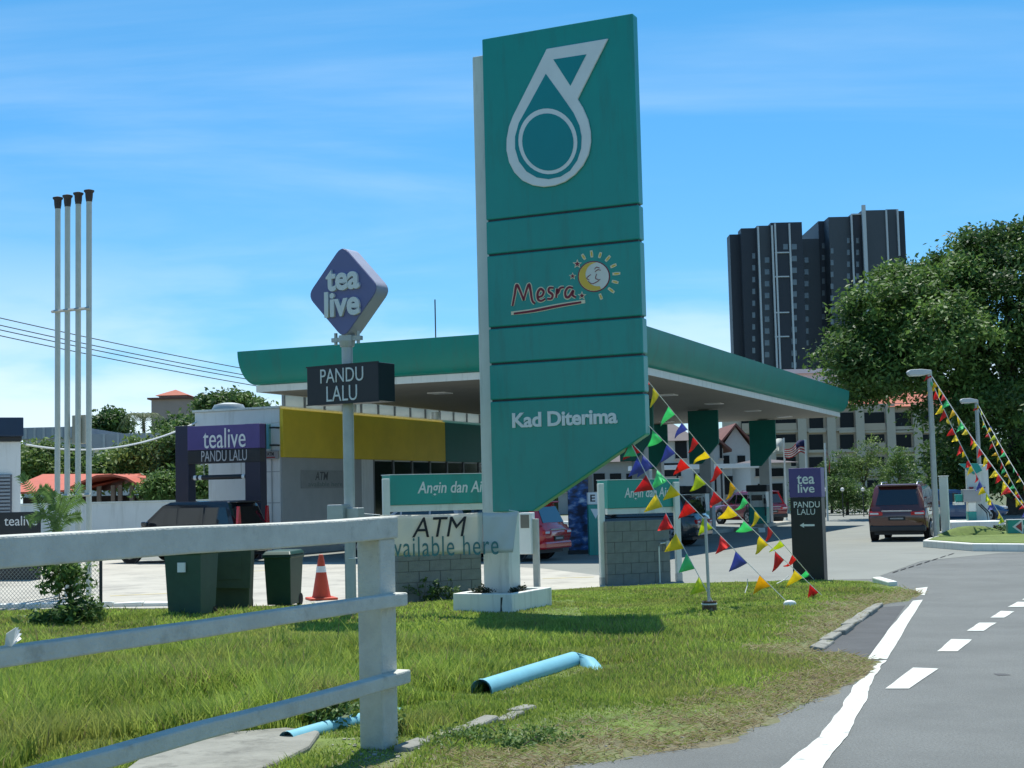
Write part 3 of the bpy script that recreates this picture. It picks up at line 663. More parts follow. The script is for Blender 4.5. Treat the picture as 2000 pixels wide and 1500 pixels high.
a, b, z0, z1 = bb(804, 1011, 912, 1047); text('lettering', 'ATM', ban, mat('print_black', (.02, .02, .022), .6, .1), a, b, z0, z1, -.024, .003, shear=.22, bold=0)
a, b, z0, z1 = bb(752, 1050, 974, 1083); text('lettering', 'available here', ban, mat('print_green', (.07, .20, .19), .6, .1), a, b, z0, z1, -.024, .003, bold=0, space=1.1)
for pq in ([(0, 0, zt_), (-.45, -.1, zt_+.05)], [(0, 0, zb_), (-.45, -.1, zb_-.02)], [(L_, 0, zt_), (L_-.1, .3, zt_+.02)]): MB().tube(pq, .006, 5).build('tie_rope', WHITEC, ban)

# ================================================================== AIR AND WATER BAYS
def air_sign(px_l, px_r, py_t, py_b, base, label, post_px, txt_box, rz=R(26), dep=.34):
    O = G(*base); t = thing('air_water_sign', label, 'sign', O, rz)
    x0, z1 = PL(O, rz, px_l, py_t, -.06); x1, z0 = PL(O, rz, px_r, py_b, -.06)
    MB().box(x0, x1, -.06, dep, z0, z1).build('board', TEAL, t, bevel=.01)
    MB().box(x0-.0, x1, -.03, .06, z0-.115, z0-.004).build('crossbar', WHITE, t, bevel=.006)
    MB().box(x0-.01, x1+.01, -.07, dep+.01, z1, z1+.012).build('cap', WHITEC, t)
    for p in post_px:
        xp = PL(O, rz, p, base[1], 0)[0]
        mb = MB(); mb.box(xp-.06, xp+.06, -.14, -.065, .15, z1-.06); mb.build('post', WHITE, t, bevel=.01)
        MB().box(xp-.062, xp+.062, -.142, -.063, -.05, .15).build('post_foot', GALV, t, bevel=.005)
    a, zt = PL(O, rz, txt_box[0], txt_box[1], -.06); b, zb = PL(O, rz, txt_box[2], txt_box[3], -.06)
    text('lettering', 'Angin dan Air', t, LET, a, b, zb, zt, -.0605, .006, shear=.18, bold=.012)
    return t, O
s1, O1 = air_sign(762, 980, 928, 981, (755, 1176), 'teal air and water sign on white posts left of the totem', (753, 968), (815, 941, 952, 968))
s2, O2 = air_sign(1186, 1328, 938, 989, (1172, 1143), 'teal air and water sign behind the bunting right of the totem', (1173, 1321), (1219, 953, 1308, 976))
def block_wall(base, pxr, py_top, label, rz=R(26), dep=.2, h=None):
    O = G(*base); t = thing('block_wall', label, 'wall', O, rz)
    x1 = PL(O, rz, pxr, base[1])[0]; z1 = h or PL(O, rz, base[0], py_top)[1]
    bl, bh = .39, .19; nr = max(1, round(z1/bh)); bh = z1/nr; nc = max(1, round(x1/bl)); bl = x1/nc
    full = MB().box(.005, bl-.005, 0, dep, .005, bh-.005).mesh('block', BLOCK); half = MB().box(.005, bl/2-.005, 0, dep, .005, bh-.005).mesh('block', BLOCK)
    for r in range(nr):
        x = 0; k = 0
        while x < x1-.01:
            hf = (r % 2 == 1 and (x < .01 or x > x1-bl*.6)); o = inst(half if hf else full, 'block', t, (x, random.uniform(-.003, .003), r*bh)); x += bl/2 if hf else bl
    MB().box(.008, x1-.008, .008, dep-.008, -.05, z1-.008).build('mortar', MORTAR, t)
    return t, O, x1, z1
w1, Ow1, wx1, wz1 = block_wall((778, 1182), 942, 0, 'grey block wall under the ATM banner', h=1.05)
w2, Ow2, wx2, wz2 = block_wall((1187, 1144), 1311, 1018, 'grey block wall below the right air and water sign')
# tap pipe on wall
mb = MB(); xa, za = PL(Ow2, R(26), 1287, 1070, -.06); xb, zb = PL(Ow2, R(26), 1302, 1061, -.06)
tp = thing('water_tap', 'thin white bent water pipe in front of the right block wall', 'tap', Ow2, R(26))
mb.tube([(xa, -.06, 0), (xa, -.06, za+.02), (xa+.03, -.06, zb), (xb, -.06, zb+.01), (xb, 0.0, zb+.01)], .014, 8); mb.build('pipe', WHITE, tp, smooth=True)
mb = MB(); mb.box(xb-.02, xb+.06, -.09, -.005, zb-.06, zb+.05); mb.build('tap_valve', GALV, tp, bevel=.008)

# ================================================================== TEALIVE PANEL
O = G(1583, 1137); rzt = R(-27); tot2 = thing('direction_panel', 'black panel with purple head and white arrow at grass tip', 'sign', O, rzt)
x0, zt_ = PL(O, rzt, 1542, 915, -.12); x1, _ = PL(O, rzt, 1606, 917, -.12); zm = PL(O, rzt, 1543, 972, -.12)[1]
x0b = PL(O, rzt, 1548, 1130, -.12)[0]; x1b = PL(O, rzt, 1606, 1132, -.12)[0]
x0, x1 = (x0+x0b)/2, (x1+x1b)/2
MB().box(x0, x1, -.12, .12, 0, zm-.003).build('panel', BLACKP, tot2, bevel=.008)
MB().box(x0-.01, x1+.01, -.128, .128, zm, zt_).build('panel', PURPLE, tot2, bevel=.008)
MB().box(x0-.05, x1+.05, -.2, .2, -.05, .03).build('base', DARKM, tot2, bevel=.01)
def tt(s, p0, p1, **k):
    a, z1 = PL(O, rzt, *p0, -.128); b, z0 = PL(O, rzt, *p1, -.128); text('lettering', s, tot2, LET, a, b, z0, z1, -.1285 if p0[1] < 970 else -.1205, .005, **k)
tt('tea', (1556, 928), (1591, 945), bold=.012); tt('live', (1558, 946), (1591, 962), bold=.012)
tt('PANDU', (1550, 980), (1601, 991), bold=.004); tt('LALU', (1557, 994), (1592, 1005), bold=-.004)
a0, zc = PL(O, rzt, 1562, 1026, -.12); a1, _ = PL(O, rzt, 1591, 1026, -.12)
MB().prism([(a0, zc), (a0+.08, zc-.045), (a0+.08, zc-.018), (a1, zc-.018), (a1, zc+.018), (a0+.08, zc+.018), (a0+.08, zc+.045)], -.125, -.1205).build('arrow', LET, tot2)

# ================================================================== BUNTING
PC = {'r': (.82, .09, .09), 'y': (.93, .78, .10), 'g': (.22, .82, .40), 'b': (.18, .21, .56), 'l': (.72, .80, .10), 'o': (.88, .60, .05), 'w': (.6, .7, .65)}
PM = {k: mat('pennant_'+k, c, .6, .08, 6, trans=.6, spec=.2) for k, c in PC.items()}
CORD = mat('cord', (.68, .68, .64), .8, .05)
def bunting(label, A, B, flags, base, length, sag=.03, seed=1, group=None, wind=(-.55, -.1, -.85), spread=.3, cr=.006):
    r = random.Random(seed); A, B = Vector(A), Vector(B)
    t = thing('bunting_string', label, 'bunting', B, 0, group)
    def at(s): return A.lerp(B, s) - Vector((0, 0, sag*4*s*(1-s))) - B
    MB().tube([at(k/24) for k in range(25)], cr, 5).build('cord', CORD, t)
    d = (B-A).normalized()
    for s, c in flags:
        p = at(s); w = Vector(wind) + Vector((r.uniform(-spread, spread), r.uniform(-spread, spread)*1.6, r.uniform(-.15, .35)))
        w = (w - d*w.dot(d)*.6).normalized()*length*r.uniform(.85, 1.12); h = base*r.uniform(.42, .52)
        nrm = d.cross(w).normalized(); mb = MB(); N = 5; ph = r.uniform(0, 6); am = r.uniform(.08, .30)*length
        vs = []
        for k in range(N+1):
            q = k/N; off = nrm*am*math.sin(ph+q*3.2)*q; cpos = p + w*q + off; hw_ = h*(1-q)+.002
            vs += [cpos - d*hw_ + nrm*.25*am*q, cpos + d*hw_]
        mb.add(vs, [(2*k, 2*k+1, 2*k+3, 2*k+2) for k in range(N)])
        o = mb.build('pennant', PM[c], t, smooth=True); so = o.modifiers.new('solid', 'SOLIDIFY'); so.thickness = .0015
    return t
def ft(a, b, fl):    # pixel positions -> parameter (approx. along the line, perspective small)
    a, b = Vector(a), Vector(b); ab = b-a; return [((Vector(p)-a).dot(ab)/ab.dot(ab), c) for p, c in fl]
def on_totem(px, py, back=.0): x, z = PL(TO, GRID, px, py, fy+.1+back); M = Matrix.Rotation(GRID, 4, 'Z'); return TO + M.to_3x3() @ Vector((x, fy+.1+back, z))
BS = [((1258, 735), (1592, 1141), [((1264, 742), 'r'), ((1280, 765), 'y'), ((1311, 803), 'g'), ((1335, 835), 'b'), ((1357, 862), 'r'), ((1380, 890), 'y'), ((1405, 918), 'r'), ((1433, 948), 'o'), ((1457, 978), 'g'), ((1480, 1006), 'y'), ((1507, 1035), 'r'), ((1529, 1064), 'l'), ((1553, 1092), 'r'), ((1580, 1124), 'g')], 'topmost bunting string from totem edge down to the black panel', (1592, 1141)),
      ((1262, 826), (1606, 1171), [((1282, 852), 'g'), ((1306, 882), 'b'), ((1332, 912), 'r'), ((1360, 945), 'l'), ((1392, 980), 'r'), ((1420, 1010), 'y'), ((1450, 1040), 'g'), ((1480, 1071), 'y'), ((1511, 1101), 'r'), ((1552, 1134), 'y'), ((1586, 1160), 'r')], 'second bunting string from the top ending on the grass tip', (1606, 1171)),
      ((1233, 864), (1542, 1188), [((1240, 872), 'r'), ((1260, 905), 'b'), ((1283, 938), 'g'), ((1308, 968), 'y'), ((1336, 1002), 'r'), ((1366, 1038), 'l'), ((1400, 1074), 'r'), ((1434, 1105), 'b'), ((1484, 1150), 'o')], 'third bunting string pegged on the open grass by a white stone', (1542, 1188)),
      ((1232, 866), (1396, 1183), [((1237, 878), 'g'), ((1250, 905), 'b'), ((1268, 940), 'r'), ((1286, 975), 'y'), ((1306, 1015), 'r'), ((1324, 1055), 'y'), ((1345, 1095), 'g'), ((1368, 1140), 'l')], 'steepest bunting string tied to the thin pole in the rusty can', None)]
for k, (pa, pb, fl, lab, gp) in enumerate(BS):
    A = on_totem(*pa); B = G(*pb) if gp else P(1396, 1183, 20.15)
    if gp: B.z = .06
    fl3 = [(s*A.y/(B.y + s*(A.y-B.y)), c) for s, c in ft(pa, pb, fl)]
    bunting(lab, A, B, fl3, .24, .26, .03, k+1)
p = G(1543, 1190); mb = MB(); mb.lathe([(.05, -.02), (.06, .03), (.045, .07), (.02, .085)], 10); q_ = mb.build('stone', WHITEC, smooth=True); q_.location = p; q_.location.z = .06; q_.scale = (1.6, .9, .8); tag(q_, 'small white stone pegging a bunting string in the grass', 'stone')
O = G(1386, 1202); pl_ = thing('thin_pole', 'thin grey pole standing in a rusty can on the grass', 'pole', O)
za = PL(O, 0, 1375, 1010)[1]; xa = PL(O, 0, 1376, 1010)[0]
MB().tube([(0.0, 0, .05), (xa+.01, 0, za)], .022, 8).build('rod', GALV, pl_, smooth=True)
RUST = mat('rusty_can', (.13, .075, .05), .85, .35, 9, stain=(.25, .23, .2), sth=(.5, .6), sscale=8, bump=.4)
MB().lathe([(.10, -.02), (.105, .0), (.10, .19), (.105, .2), (.09, .2), (.085, .15)], 14).build('can', RUST, pl_, smooth=True)
MB().lathe([(.108, .15), (.112, .16), (.108, .17)], 14).build('wire_band', CORD, pl_)
# loose string ends
for (a, b, lab) in (((1460, 1130), (1455, 1158), 'loose white string end dangling from the third bunting'), ((1540, 1125), (1517, 1140), 'loose white string end hanging beside the second bunting')):
    A, B = P(*a, 21.4), P(*b, 21.3); o = thing('loose_string', lab, 'string', A)
    MB().tube([(0, 0, 0), ((B-A).x*.4+.02, 0, (B-A).z*.5), tuple(B-A)], .007, 5).build('cord', CORD, o)
# ================================================================== CANOPY
CC = Vector((3.1, 37.8, 0)); CW, CL = 11.55, 30.5
canopy = thing('station_canopy', 'large petrol station canopy with curved teal fascia and grey columns', 'canopy', CC, CGRID)
CU = Vector((math.sin(R(23)), math.cos(R(23)), 0)); CV = Vector((math.cos(R(23)), -math.sin(R(23)), 0))
zs = 4.93
def ring(mb_prof, name, m, smooth=True):
    mb = MB(); n = len(mb_prof)
    for o, z in mb_prof:
        mb.v += [(-CW-o, -o, z), (o, -o, z), (o, CL+o, z), (-CW-o, CL+o, z)]
    for i in range(n-1):
        for k in range(4): mb.f.append((4*i+k, 4*i+(k+1) % 4, 4*i+4+(k+1) % 4, 4*i+4+k))
    return mb.build(name, m, canopy, smooth=smooth)
prof = [(.02 + .40*math.sin(t), 6.13 - .99*math.cos(t)) for t in [math.pi/2*k/10 for k in range(11)]]
ring(prof + [(prof[-1][0]-.06, prof[-1][1]+.01), (.2, 5.6)], 'fascia', TEAL2)
ring([(0, zs-.0), (.03, zs), (.03, zs+.2), (0, zs+.2)], 'edge_trim', WHITE, False)
SOF = mat('soffit', (.28, .27, .235), .7, .08, .6)
for k in range(20):                                    # soffit strips
    y0, y1 = CL*k/20+.008, CL*(k+1)/20-.008
    MB().box(-CW+.02, -.02, y0, y1, zs+.015, zs+.05).build('soffit_panel', SOF, canopy)
MB().box(-CW+.05, -.05, .05, CL-.05, zs+.07, 6.0).build('roof_deck', WALLG, canopy)
COLM = mat('column_grey', (.42, .43, .41), .6, .08)
def cloc(p): d = p-CC; return d.dot(CV), d.dot(CU)
cols = []
for px, py in ((1278, 778), (1377, 801), (1467, 821)):
    d = ray(px, py); pt = CAM + d*((zs-CAM_H)/d.z); cols.append(cloc(pt))
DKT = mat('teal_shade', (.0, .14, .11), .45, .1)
xc_ = sum(c[0] for c in cols)/3
allc = [(xc_, c[1]) for c in cols] + [(xc_-5.2, c[1]) for c in cols]
for (x, y) in allc:
    MB().box(x-.24, x+.24, y-.24, y+.24, 0, zs+.012).build('column', COLM, canopy, bevel=.02)
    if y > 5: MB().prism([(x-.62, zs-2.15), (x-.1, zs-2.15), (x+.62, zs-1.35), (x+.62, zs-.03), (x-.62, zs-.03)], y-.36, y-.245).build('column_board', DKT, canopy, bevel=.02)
LMP = mat('canopy_lamp', (.8, .8, .78), .4, .02)
for y in (4, 10, 16, 22, 28):
    for x in (-2.0, -7.5): MB().box(x-.3, x+.3, y-.3, y+.3, zs-.02, zs+.012).build('ceiling_light', LMP, canopy)
ant = thing('antenna', 'thin antenna rod standing on the canopy roof', 'antenna', (0, 0, 0)); q = P(851, 662, 44); ant.location = (q.x, q.y, 5.99)
MB().tube([(0, 0, 0), (0, 0, P(850, 585, 44).z-5.99)], .022, 6).build('rod', DARKM, ant); MB().tube([(0, 0, 0), (0, 0, .5)], .03, 6).build('foot', DARKM, ant)

# pump islands and pumps
def pump(x, y, label, flip=1):
    p = CC + CV*x + CU*y
    t = thing('fuel_pump', label, 'fuel pump', (p.x, p.y, .15), CGRID, 'pumps under the canopy')
    MB().box(-.42, .42, -.28, .28, 0, .75).build('cabinet', TEAL, t, bevel=.02)
    MB().box(-.42, .42, -.28, .28, .752, 1.45).build('cabinet', WHITE, t, bevel=.02)
    MB().box(-.48, .48, -.32, .32, 1.452, 1.75).build('head', DARKM, t, bevel=.03)
    MB().box(-.25, .25, -.29, -.281, 1.05, 1.3).build('display', GLASSD, t)
    for sx in (-.36, .36):
        MB().tube([(sx, -.3, 1.3), (sx*1.25, -.42, 1.0), (sx*1.2, -.42, .45), (sx*1.05, -.34, .35), (sx, -.33, .9)], .018, 6).build('hose', DARKM, t, smooth=True)
        MB().box(sx-.04, sx+.04, -.36, -.285, .9, 1.15).build('nozzle', DARKM, t, bevel=.01)
    return t
labs = ['fuel pump under the canopy just right of the totem foot', 'fuel pump beside the middle canopy column with teal board', 'fuel pump beside the farthest canopy column']
for k, c in enumerate(cols):
    isl = MB(); y = c[1]; p = CC + CV*xc_ + CU*y
    o = thing('pump_island', ['raised pump island at the nearest visible canopy column', 'raised pump island at the middle canopy column', 'raised pump island at the farthest canopy column'][k], 'island', p, CGRID, 'pump islands')
    MB().box(-.55, .55, -3.0, 3.0, -.02, .15).build('kerb_slab', CONC, o, bevel=.03)
    pump(xc_-.0, y-1.6, labs[k])
# blue advert board and teal price board near the first pump
O = P(1128, 1035, 41); O.z = 0; ad = thing('advert_board', 'dark blue advertising board with pale light streaks behind the red car', 'board', O, R(8))
ADM = bpy.data.materials.new('advert_print'); ADM.use_nodes = True; nt = ADM.node_tree; bs = nt.nodes['Principled BSDF']; bs.inputs['Roughness'].default_value = .4
wv = nt.nodes.new('ShaderNodeTexNoise'); wv.inputs['Scale'].default_value = 2.6; wv.inputs['Detail'].default_value = 4; mpn = nt.nodes.new('ShaderNodeMapping'); mpn.inputs['Scale'].default_value = (1.2, 1, 2.2); tcn = nt.nodes.new('ShaderNodeTexCoord')
cr = nt.nodes.new('ShaderNodeValToRGB'); cr.color_ramp.elements[0].position = .42; cr.color_ramp.elements[0].color = (.008, .015, .05, 1); cr.color_ramp.elements[1].position = .72; cr.color_ramp.elements[1].color = (.5, .6, .7, 1)
e = cr.color_ramp.elements.new(.56); e.color = (.02, .10, .32, 1)
nt.links.new(tcn.outputs['Object'], mpn.inputs[0]); nt.links.new(mpn.outputs[0], wv.inputs['Vector']); nt.links.new(wv.outputs['Fac'], cr.inputs[0]); nt.links.new(cr.outputs[0], bs.inputs['Base Color'])
x0, zt = PL(O, R(8), 1108, 938); x1, _ = PL(O, R(8), 1148, 938)
MB().box(x0, x1, -.04, .04, .12, zt).build('print', ADM, ad, bevel=.01); MB().box(x0-.03, x1+.03, -.05, .06, 0, .12).build('foot', DARKM, ad, bevel=.01)
O = P(1157, 1042, 40.2); O.z = 0; pb = thing('lane_marker', 'teal lane marker post with white letter panel left of the air sign', 'marker', O, R(8))
x0, z1 = PL(O, R(8), 1147, 962); x1, z0 = PL(O, R(8), 1172, 985); MB().box(x0, x1, -.1, .1, 0, z0).build('body', TEAL, pb, bevel=.01); MB().box(x0, x1, -.1, .1, z0+.003, z1).build('head', WHITEC, pb, bevel=.01)
text('lettering', 'E', pb, DARKM, x0+.06, x0+.2, z0+.08, z1-.06, -.1005, .004, bold=.02)
MB().prism([(x0+.06, z0-.12), (x0+.2, z0-.4), (x0+.34, z0-.12)], -.104, -.1005).build('triangle', WHITEC, pb)

# ================================================================== STORE
KC = Vector((-7.35, 45.2, 0)); kiosk = thing('petrol_station_store', 'white walled petrol station store with long yellow fascia', 'building', KC, CGRID)
def K(px, py, y=0): return PL(KC, CGRID, px, py, y)
hK = K(548, 797)[1]; xw = K(380, 805)[0]; LK = 24.0
FRZ = CGRID + math.pi/2       # frame whose local x runs along the receding side
def KS(px, py, off=0): return PL(KC, FRZ, px, py, -off)     # side face coordinates (along, z)
xw2 = K(407, 950)[0]; zo = K(400, 833)[1]
MB().box(xw2, -.02, 0, LK, 0, zo).build('wall', WALLW, kiosk, bevel=.02); MB().box(xw, -.02, 0, LK, zo+.003, hK).build('parapet', WALLW, kiosk, bevel=.02)
MB().box(xw-.06, .0, -.06, LK, hK+.003, hK+.07).build('roof_edge', WHITE, kiosk)
# panel joints on the white front: narrow proud strips
for z in (K(540, 921)[1], K(540, 982)[1]): MB().box(K(515, 900)[0], -.03, -.008, -.001, z-.012, z+.012).build('joint', WALLG, kiosk)
MB().box(K(531, 900)[0]-.012, K(531, 900)[0]+.012, -.03, -.001, .1, K(531, 870)[1]).build('conduit', WALLG, kiosk)
ya, z_t = 0.02, hK-.02
yb = KS(865, 850)[0]; zf = KS(548, 893)[1]
MB().box(-.02, .10, ya, yb, zf, z_t).build('fascia', YELLOW, kiosk, bevel=.01)
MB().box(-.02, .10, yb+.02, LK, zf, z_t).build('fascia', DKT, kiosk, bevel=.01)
y1 = KS(705, 950)[0]
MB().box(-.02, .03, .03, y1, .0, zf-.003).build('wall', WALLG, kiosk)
y2 = KS(712, 950)[0]; MB().box(-.02, .06, y1+.003, y2+.55, 0, zf-.003).build('pillar', WALLW, kiosk, bevel=.01)
yy = y2+.6; k = 0
FRM = mat('shopfront_frame', (.16, .17, .17), .4, .1, metal=.4)
while yy < LK-1:
    MB().box(-.019, .02, yy+.05, yy+1.45, .15, zf-.05).build('shop_window', GLASSD, kiosk)
    MB().box(-.019, .06, yy-.03, yy+.047, 0, zf-.004).build('mullion', FRM, kiosk)
    if k % 3 == 1: MB().box(.0205, .026, yy+.25, yy+1.1, .9, 2.0).build('poster', mat('poster%d' % (k % 2), ((.35, .36, .34), (.10, .16, .25))[k % 2], .5, .3, 4), kiosk)
    yy += 1.5; k += 1
# clerestory above the roof
ch = zs-.01; zc0 = hK+.075; xk = -.55
CLP = mat('clerestory_panel', (.55, .58, .56), .35, .08, 1.5)
ny = 17; y0c = 1.1; dy = 1.28
for k in range(ny):
    MB().box(xk-.04, xk+.0, y0c+k*dy+.04, y0c+(k+1)*dy-.04, zc0, ch+.5).build('clerestory_panel', CLP, kiosk)
    MB().box(xk-.05, xk+.05, y0c+k*dy-.036, y0c+k*dy+.036, zc0, ch+.52).build('clerestory_post', FRM, kiosk)
for px in (700, 862):
    yv = KS(px, 815, 0)[0]; MB().lathe([(.16, zc0), (.16, ch+.1)], 12, (xk+.3, yv, 0)).build('roof_pipe', GALV, kiosk, smooth=True)
# side signs on the white wall
def wbox(name, p0, p1, m, d=.1, y=0): a, z1 = K(*p0, y); b, z0 = K(*p1, y); return MB().box(a, b, y-d, y-.004, z0, z1).build(name, m, kiosk, bevel=.01)
bs_ = thing('wall_light_sign', 'small teal light-box sign on the white store wall', 'sign', KC, CGRID)
a, z1 = K(505, 829, -.3); b, z0 = K(527, 877, -.3)
MB().box(a, b, -.36, -.22, z0, z1).build('box', mat('teal_pale', (.10, .34, .36), .4, .1), bs_, bevel=.015)
for z in ((z0*.15+z1*.85), (z0*.85+z1*.15)): MB().tube([(b, -.29, z), (b+.16, -.29, z), (b+.16, -.01, z)], .03, 8).build('arm', DARKM, bs_); 
at_ = thing('atm_plate', 'small grey ATM plate on the store wall beside the yellow fascia', 'sign', KC, CGRID)
a, z1 = K(519, 881, -.1); b, z0 = K(543, 896, -.1); MB().box(a, b, -.12, -.01, z0, z1).build('plate', mat('plate_grey', (.35, .34, .33), .5, .1), at_, bevel=.01)
text('lettering', 'ATM', at_, DARKM, a+.06, b-.14, z0+.1, z1-.04, -.1205, .004, bold=.02)
MB().box(a+.03, b-.1, -.124, -.1205, z0+.03, z0+.07).build('stripe', mat('dull_red', (.35, .05, .05), .5, .1), at_)
# banner on the grey side wall (faces +x of the store)
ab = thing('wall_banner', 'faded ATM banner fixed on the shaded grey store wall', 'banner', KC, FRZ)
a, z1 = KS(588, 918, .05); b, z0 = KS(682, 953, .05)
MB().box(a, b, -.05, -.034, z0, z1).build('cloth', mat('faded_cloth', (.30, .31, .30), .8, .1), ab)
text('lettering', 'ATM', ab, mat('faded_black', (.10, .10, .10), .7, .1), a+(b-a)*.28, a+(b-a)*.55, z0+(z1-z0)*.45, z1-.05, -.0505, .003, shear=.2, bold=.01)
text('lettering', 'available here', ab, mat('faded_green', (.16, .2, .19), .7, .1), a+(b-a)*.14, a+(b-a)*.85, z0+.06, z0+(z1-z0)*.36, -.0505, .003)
# vending / ice chest in front of shop
mb = thing('ice_chest', 'dark ice chest with pale bottles in front of the shop window', 'chest', KC + CU*(y2+1.3) + CV*.55, CGRID)
MB().box(-.35, .35, -.5, .5, 0, 1.0).build('body', DARKM, mb, bevel=.03)
for k in range(3): MB().lathe([(.06, 1.0), (.07, 1.2), (.03, 1.3)], 8, (.1, -.3+.25*k, 0)).build('bottle', WHITEC, mb, smooth=True)

# ================================================================== CARS
def paint(key, c): return mat('paint_'+key, c, .22, .03, 2, spec=.6, coat=.8)
def car(name, label, loc, azm, m, L=4.4, W=1.74, H=1.7, style='mpv', plate_txt=None, lampv=False, cat='car'):
    t = thing(name, label, cat, loc, math.pi/2-azm)      # local x forward
    h = W/2; f = L/2; g = .19; belt = .60*H if style != 'sedan' else .62*H
    st = {'mpv': [(-f, .50, .80), (-f+.10, .36, .98), (-f+.5, .24, 1.0), (0, .2, 1.0), (f-1.15, .22, .98), (f-.45, .26, .86), (f-.08, .36, .66), (f, .48, .55)],
          'suv': [(-f, .50, .86), (-f+.10, .36, 1.0), (-f+.5, .28, 1.0), (0, .26, 1.0), (f-1.25, .26, .99), (f-.4, .3, .92), (f-.06, .4, .74), (f, .5, .62)]}[style]
    mb = MB(); ns = len(st)
    for i, (x, zb, k) in enumerate(st):
        zt = belt*k; w = h*(.90 if i in (0, ns-1) else .965 if i in (1, ns-2) else 1.0)
        prof_ = [(-w*.86, zb), (-w*.98, zb+.1), (-w, zb+(zt-zb)*.55), (-w*.955, zt-.05), (-w*.88, zt), (w*.88, zt), (w*.955, zt-.05), (w, zb+(zt-zb)*.55), (w*.98, zb+.1), (w*.86, zb)]
        mb.v += [(x, y, z) for y, z in prof_]
    n = 10
    for i in range(ns-1):
        for k in range(n): mb.f.append((n*i+k, n*i+(k+1) % n, n*i+n+(k+1) % n, n*i+n+k))
    mb.f += [tuple(range(n)), tuple(range(n*ns-1, n*ns-n-1, -1))]
    body = mb.build('body', m, t, smooth=True, bevel=.0)
    # cabin: rings bottom (belt) -> roof
    xb0, xb1 = -f+.10, f-1.05
    xr0, xr1 = (-f+.42, f-1.95) if style == 'mpv' else (-f+.5, f-2.05)
    rings = [(xb0, xb1, h*.905, belt-.03), (xb0+(xr0-xb0)*.8, xb1+(xr1-xb1)*.80, h*.80, H*.93), (xr0+.02, xr1-.05, h*.72, H*.985), (xr0+.25, xr1-.35, h*.5, H)]
    mb = MB()
    for x0, x1, w, z in rings:
        c = .18
        mb.v += [(x0, -w+c, z), (x0+c*.5, -w, z), (x1-c*.9, -w, z), (x1, -w+c*1.6, z), (x1, w-c*1.6, z), (x1-c*.9, w, z), (x0+c*.5, w, z), (x0, w-c, z)]
    for i in range(3):
        for k in range(8): mb.f.append((8*i+k, 8*i+(k+1) % 8, 8*i+8+(k+1) % 8, 8*i+8+k))
    mb.f.append(tuple(range(24, 32)))
    mb.build('cabin', m, t, smooth=True)
    # windows on the tapered faces between ring 0 and 1
    (a0, a1, aw, az_), (b0, b1, bw, bz) = rings[0], rings[1]
    def side(x, s, u):
        """point on side face: x at belt, u 0..1 up"""
        return Vector((x, s*(aw+(bw-aw)*u + .006), az_+(bz-az_)*u))
    z0u, z1u = .12, .88
    xs_ = [a0+.22, a0+1.15, a0+2.05, a1-.32] if style == 'mpv' else [a0+.3, a0+.95, a0+1.95, a1-.35]
    for s in (-1, 1):
        for k in range(3):
            xa, xb = xs_[k]+.03, xs_[k+1]-.03
            da = (b0-a0)*.8 if k == 0 else 0; db = (b1-a1)*.9 if k == 2 else 0
            q = [side(xa + da*z0u*.6, s, z0u), side(xb + db*z0u, s, z0u), side(xb + db*z1u, s, z1u), side(xa + da*z1u, s, z1u)]
            MB().add(q + [p - Vector((0, s*.02, 0)) for p in q], [(0, 1, 2, 3), (7, 6, 5, 4), (0, 4, 5, 1), (1, 5, 6, 2), (2, 6, 7, 3), (3, 7, 4, 0)]).build('side_window', CARGLASS, t)
        # handles and mirror
        MB().box(xs_[1]-.05, xs_[1]+.14, s*(h+.0)-.02, s*(h+.0)+.02, belt-.16, belt-.13).build('door_handle', m, t)
        mr = MB().box(xs_[3]-.22, xs_[3]-.04, s*(h*1.0)-(.16 if s < 0 else -.0), s*(h*1.0)+(.16 if s > 0 else -.0), belt+.0, belt+.14).build('mirror', m, t, bevel=.03)
    def end(xb_, xt_, sgn, nm, wf=.88):
        def e(y, u): return Vector((xb_+(xt_-xb_)*u + sgn*.008, y*(aw+(bw-aw)*u), az_+(bz-az_)*u))
        q = [e(-wf, .14), e(wf, .14), e(wf*.95, .9), e(-wf*.95, .9)]
        MB().add(q + [p - Vector((sgn*.02, 0, 0)) for p in q], [(0, 1, 2, 3), (7, 6, 5, 4), (0, 4, 5, 1), (1, 5, 6, 2), (2, 6, 7, 3), (3, 7, 4, 0)]).build(nm, CARGLASS, t)
    end(a0, b0, -1, 'rear_window', .8); end(a1, b1, 1, 'windscreen', .74)
    # wheels
    wr = .33 if style == 'mpv' else .36
    for x in (-f+.85, f-.9):
        for s in (-1, 1):
            MB().lathe([(wr+.05, -.004), (wr+.05, .012)], 20, (x, s*(h*.985), wr+.02), axis='y').build('wheel_arch', DARKM, t)
            wh = MB().lathe([(wr*.7, -.1), (wr*.97, -.1), (wr, -.07), (wr, .07), (wr*.97, .1), (wr*.7, .1)], 22, (x, s*(h-.09), wr), axis='y').build('wheel', TYRE, t, smooth=True)
            MB().lathe([(wr*.66, -.01), (wr*.62, .012), (wr*.2, .02), (.03, .022)][::1] if s > 0 else [(wr*.66, .01), (wr*.62, -.012), (wr*.2, -.02), (.03, -.022)], 16, (x, s*(h+.012), wr), axis='y').build('rim', RIM, wh, smooth=True)
            for k in range(5):
                a = 2*math.pi*k/5; MB().add([(x+wr*.2*math.cos(a-.5), s*(h+.036), wr+wr*.2*math.sin(a-.5)), (x+wr*.2*math.cos(a+.5), s*(h+.036), wr+wr*.2*math.sin(a+.5)), (x+wr*.55*math.cos(a+.35), s*(h+.03), wr+wr*.55*math.sin(a+.35)), (x+wr*.55*math.cos(a-.35), s*(h+.03), wr+wr*.55*math.sin(a-.35))], [(0, 1, 2, 3)]).build('spoke_gap', DARKM, wh)
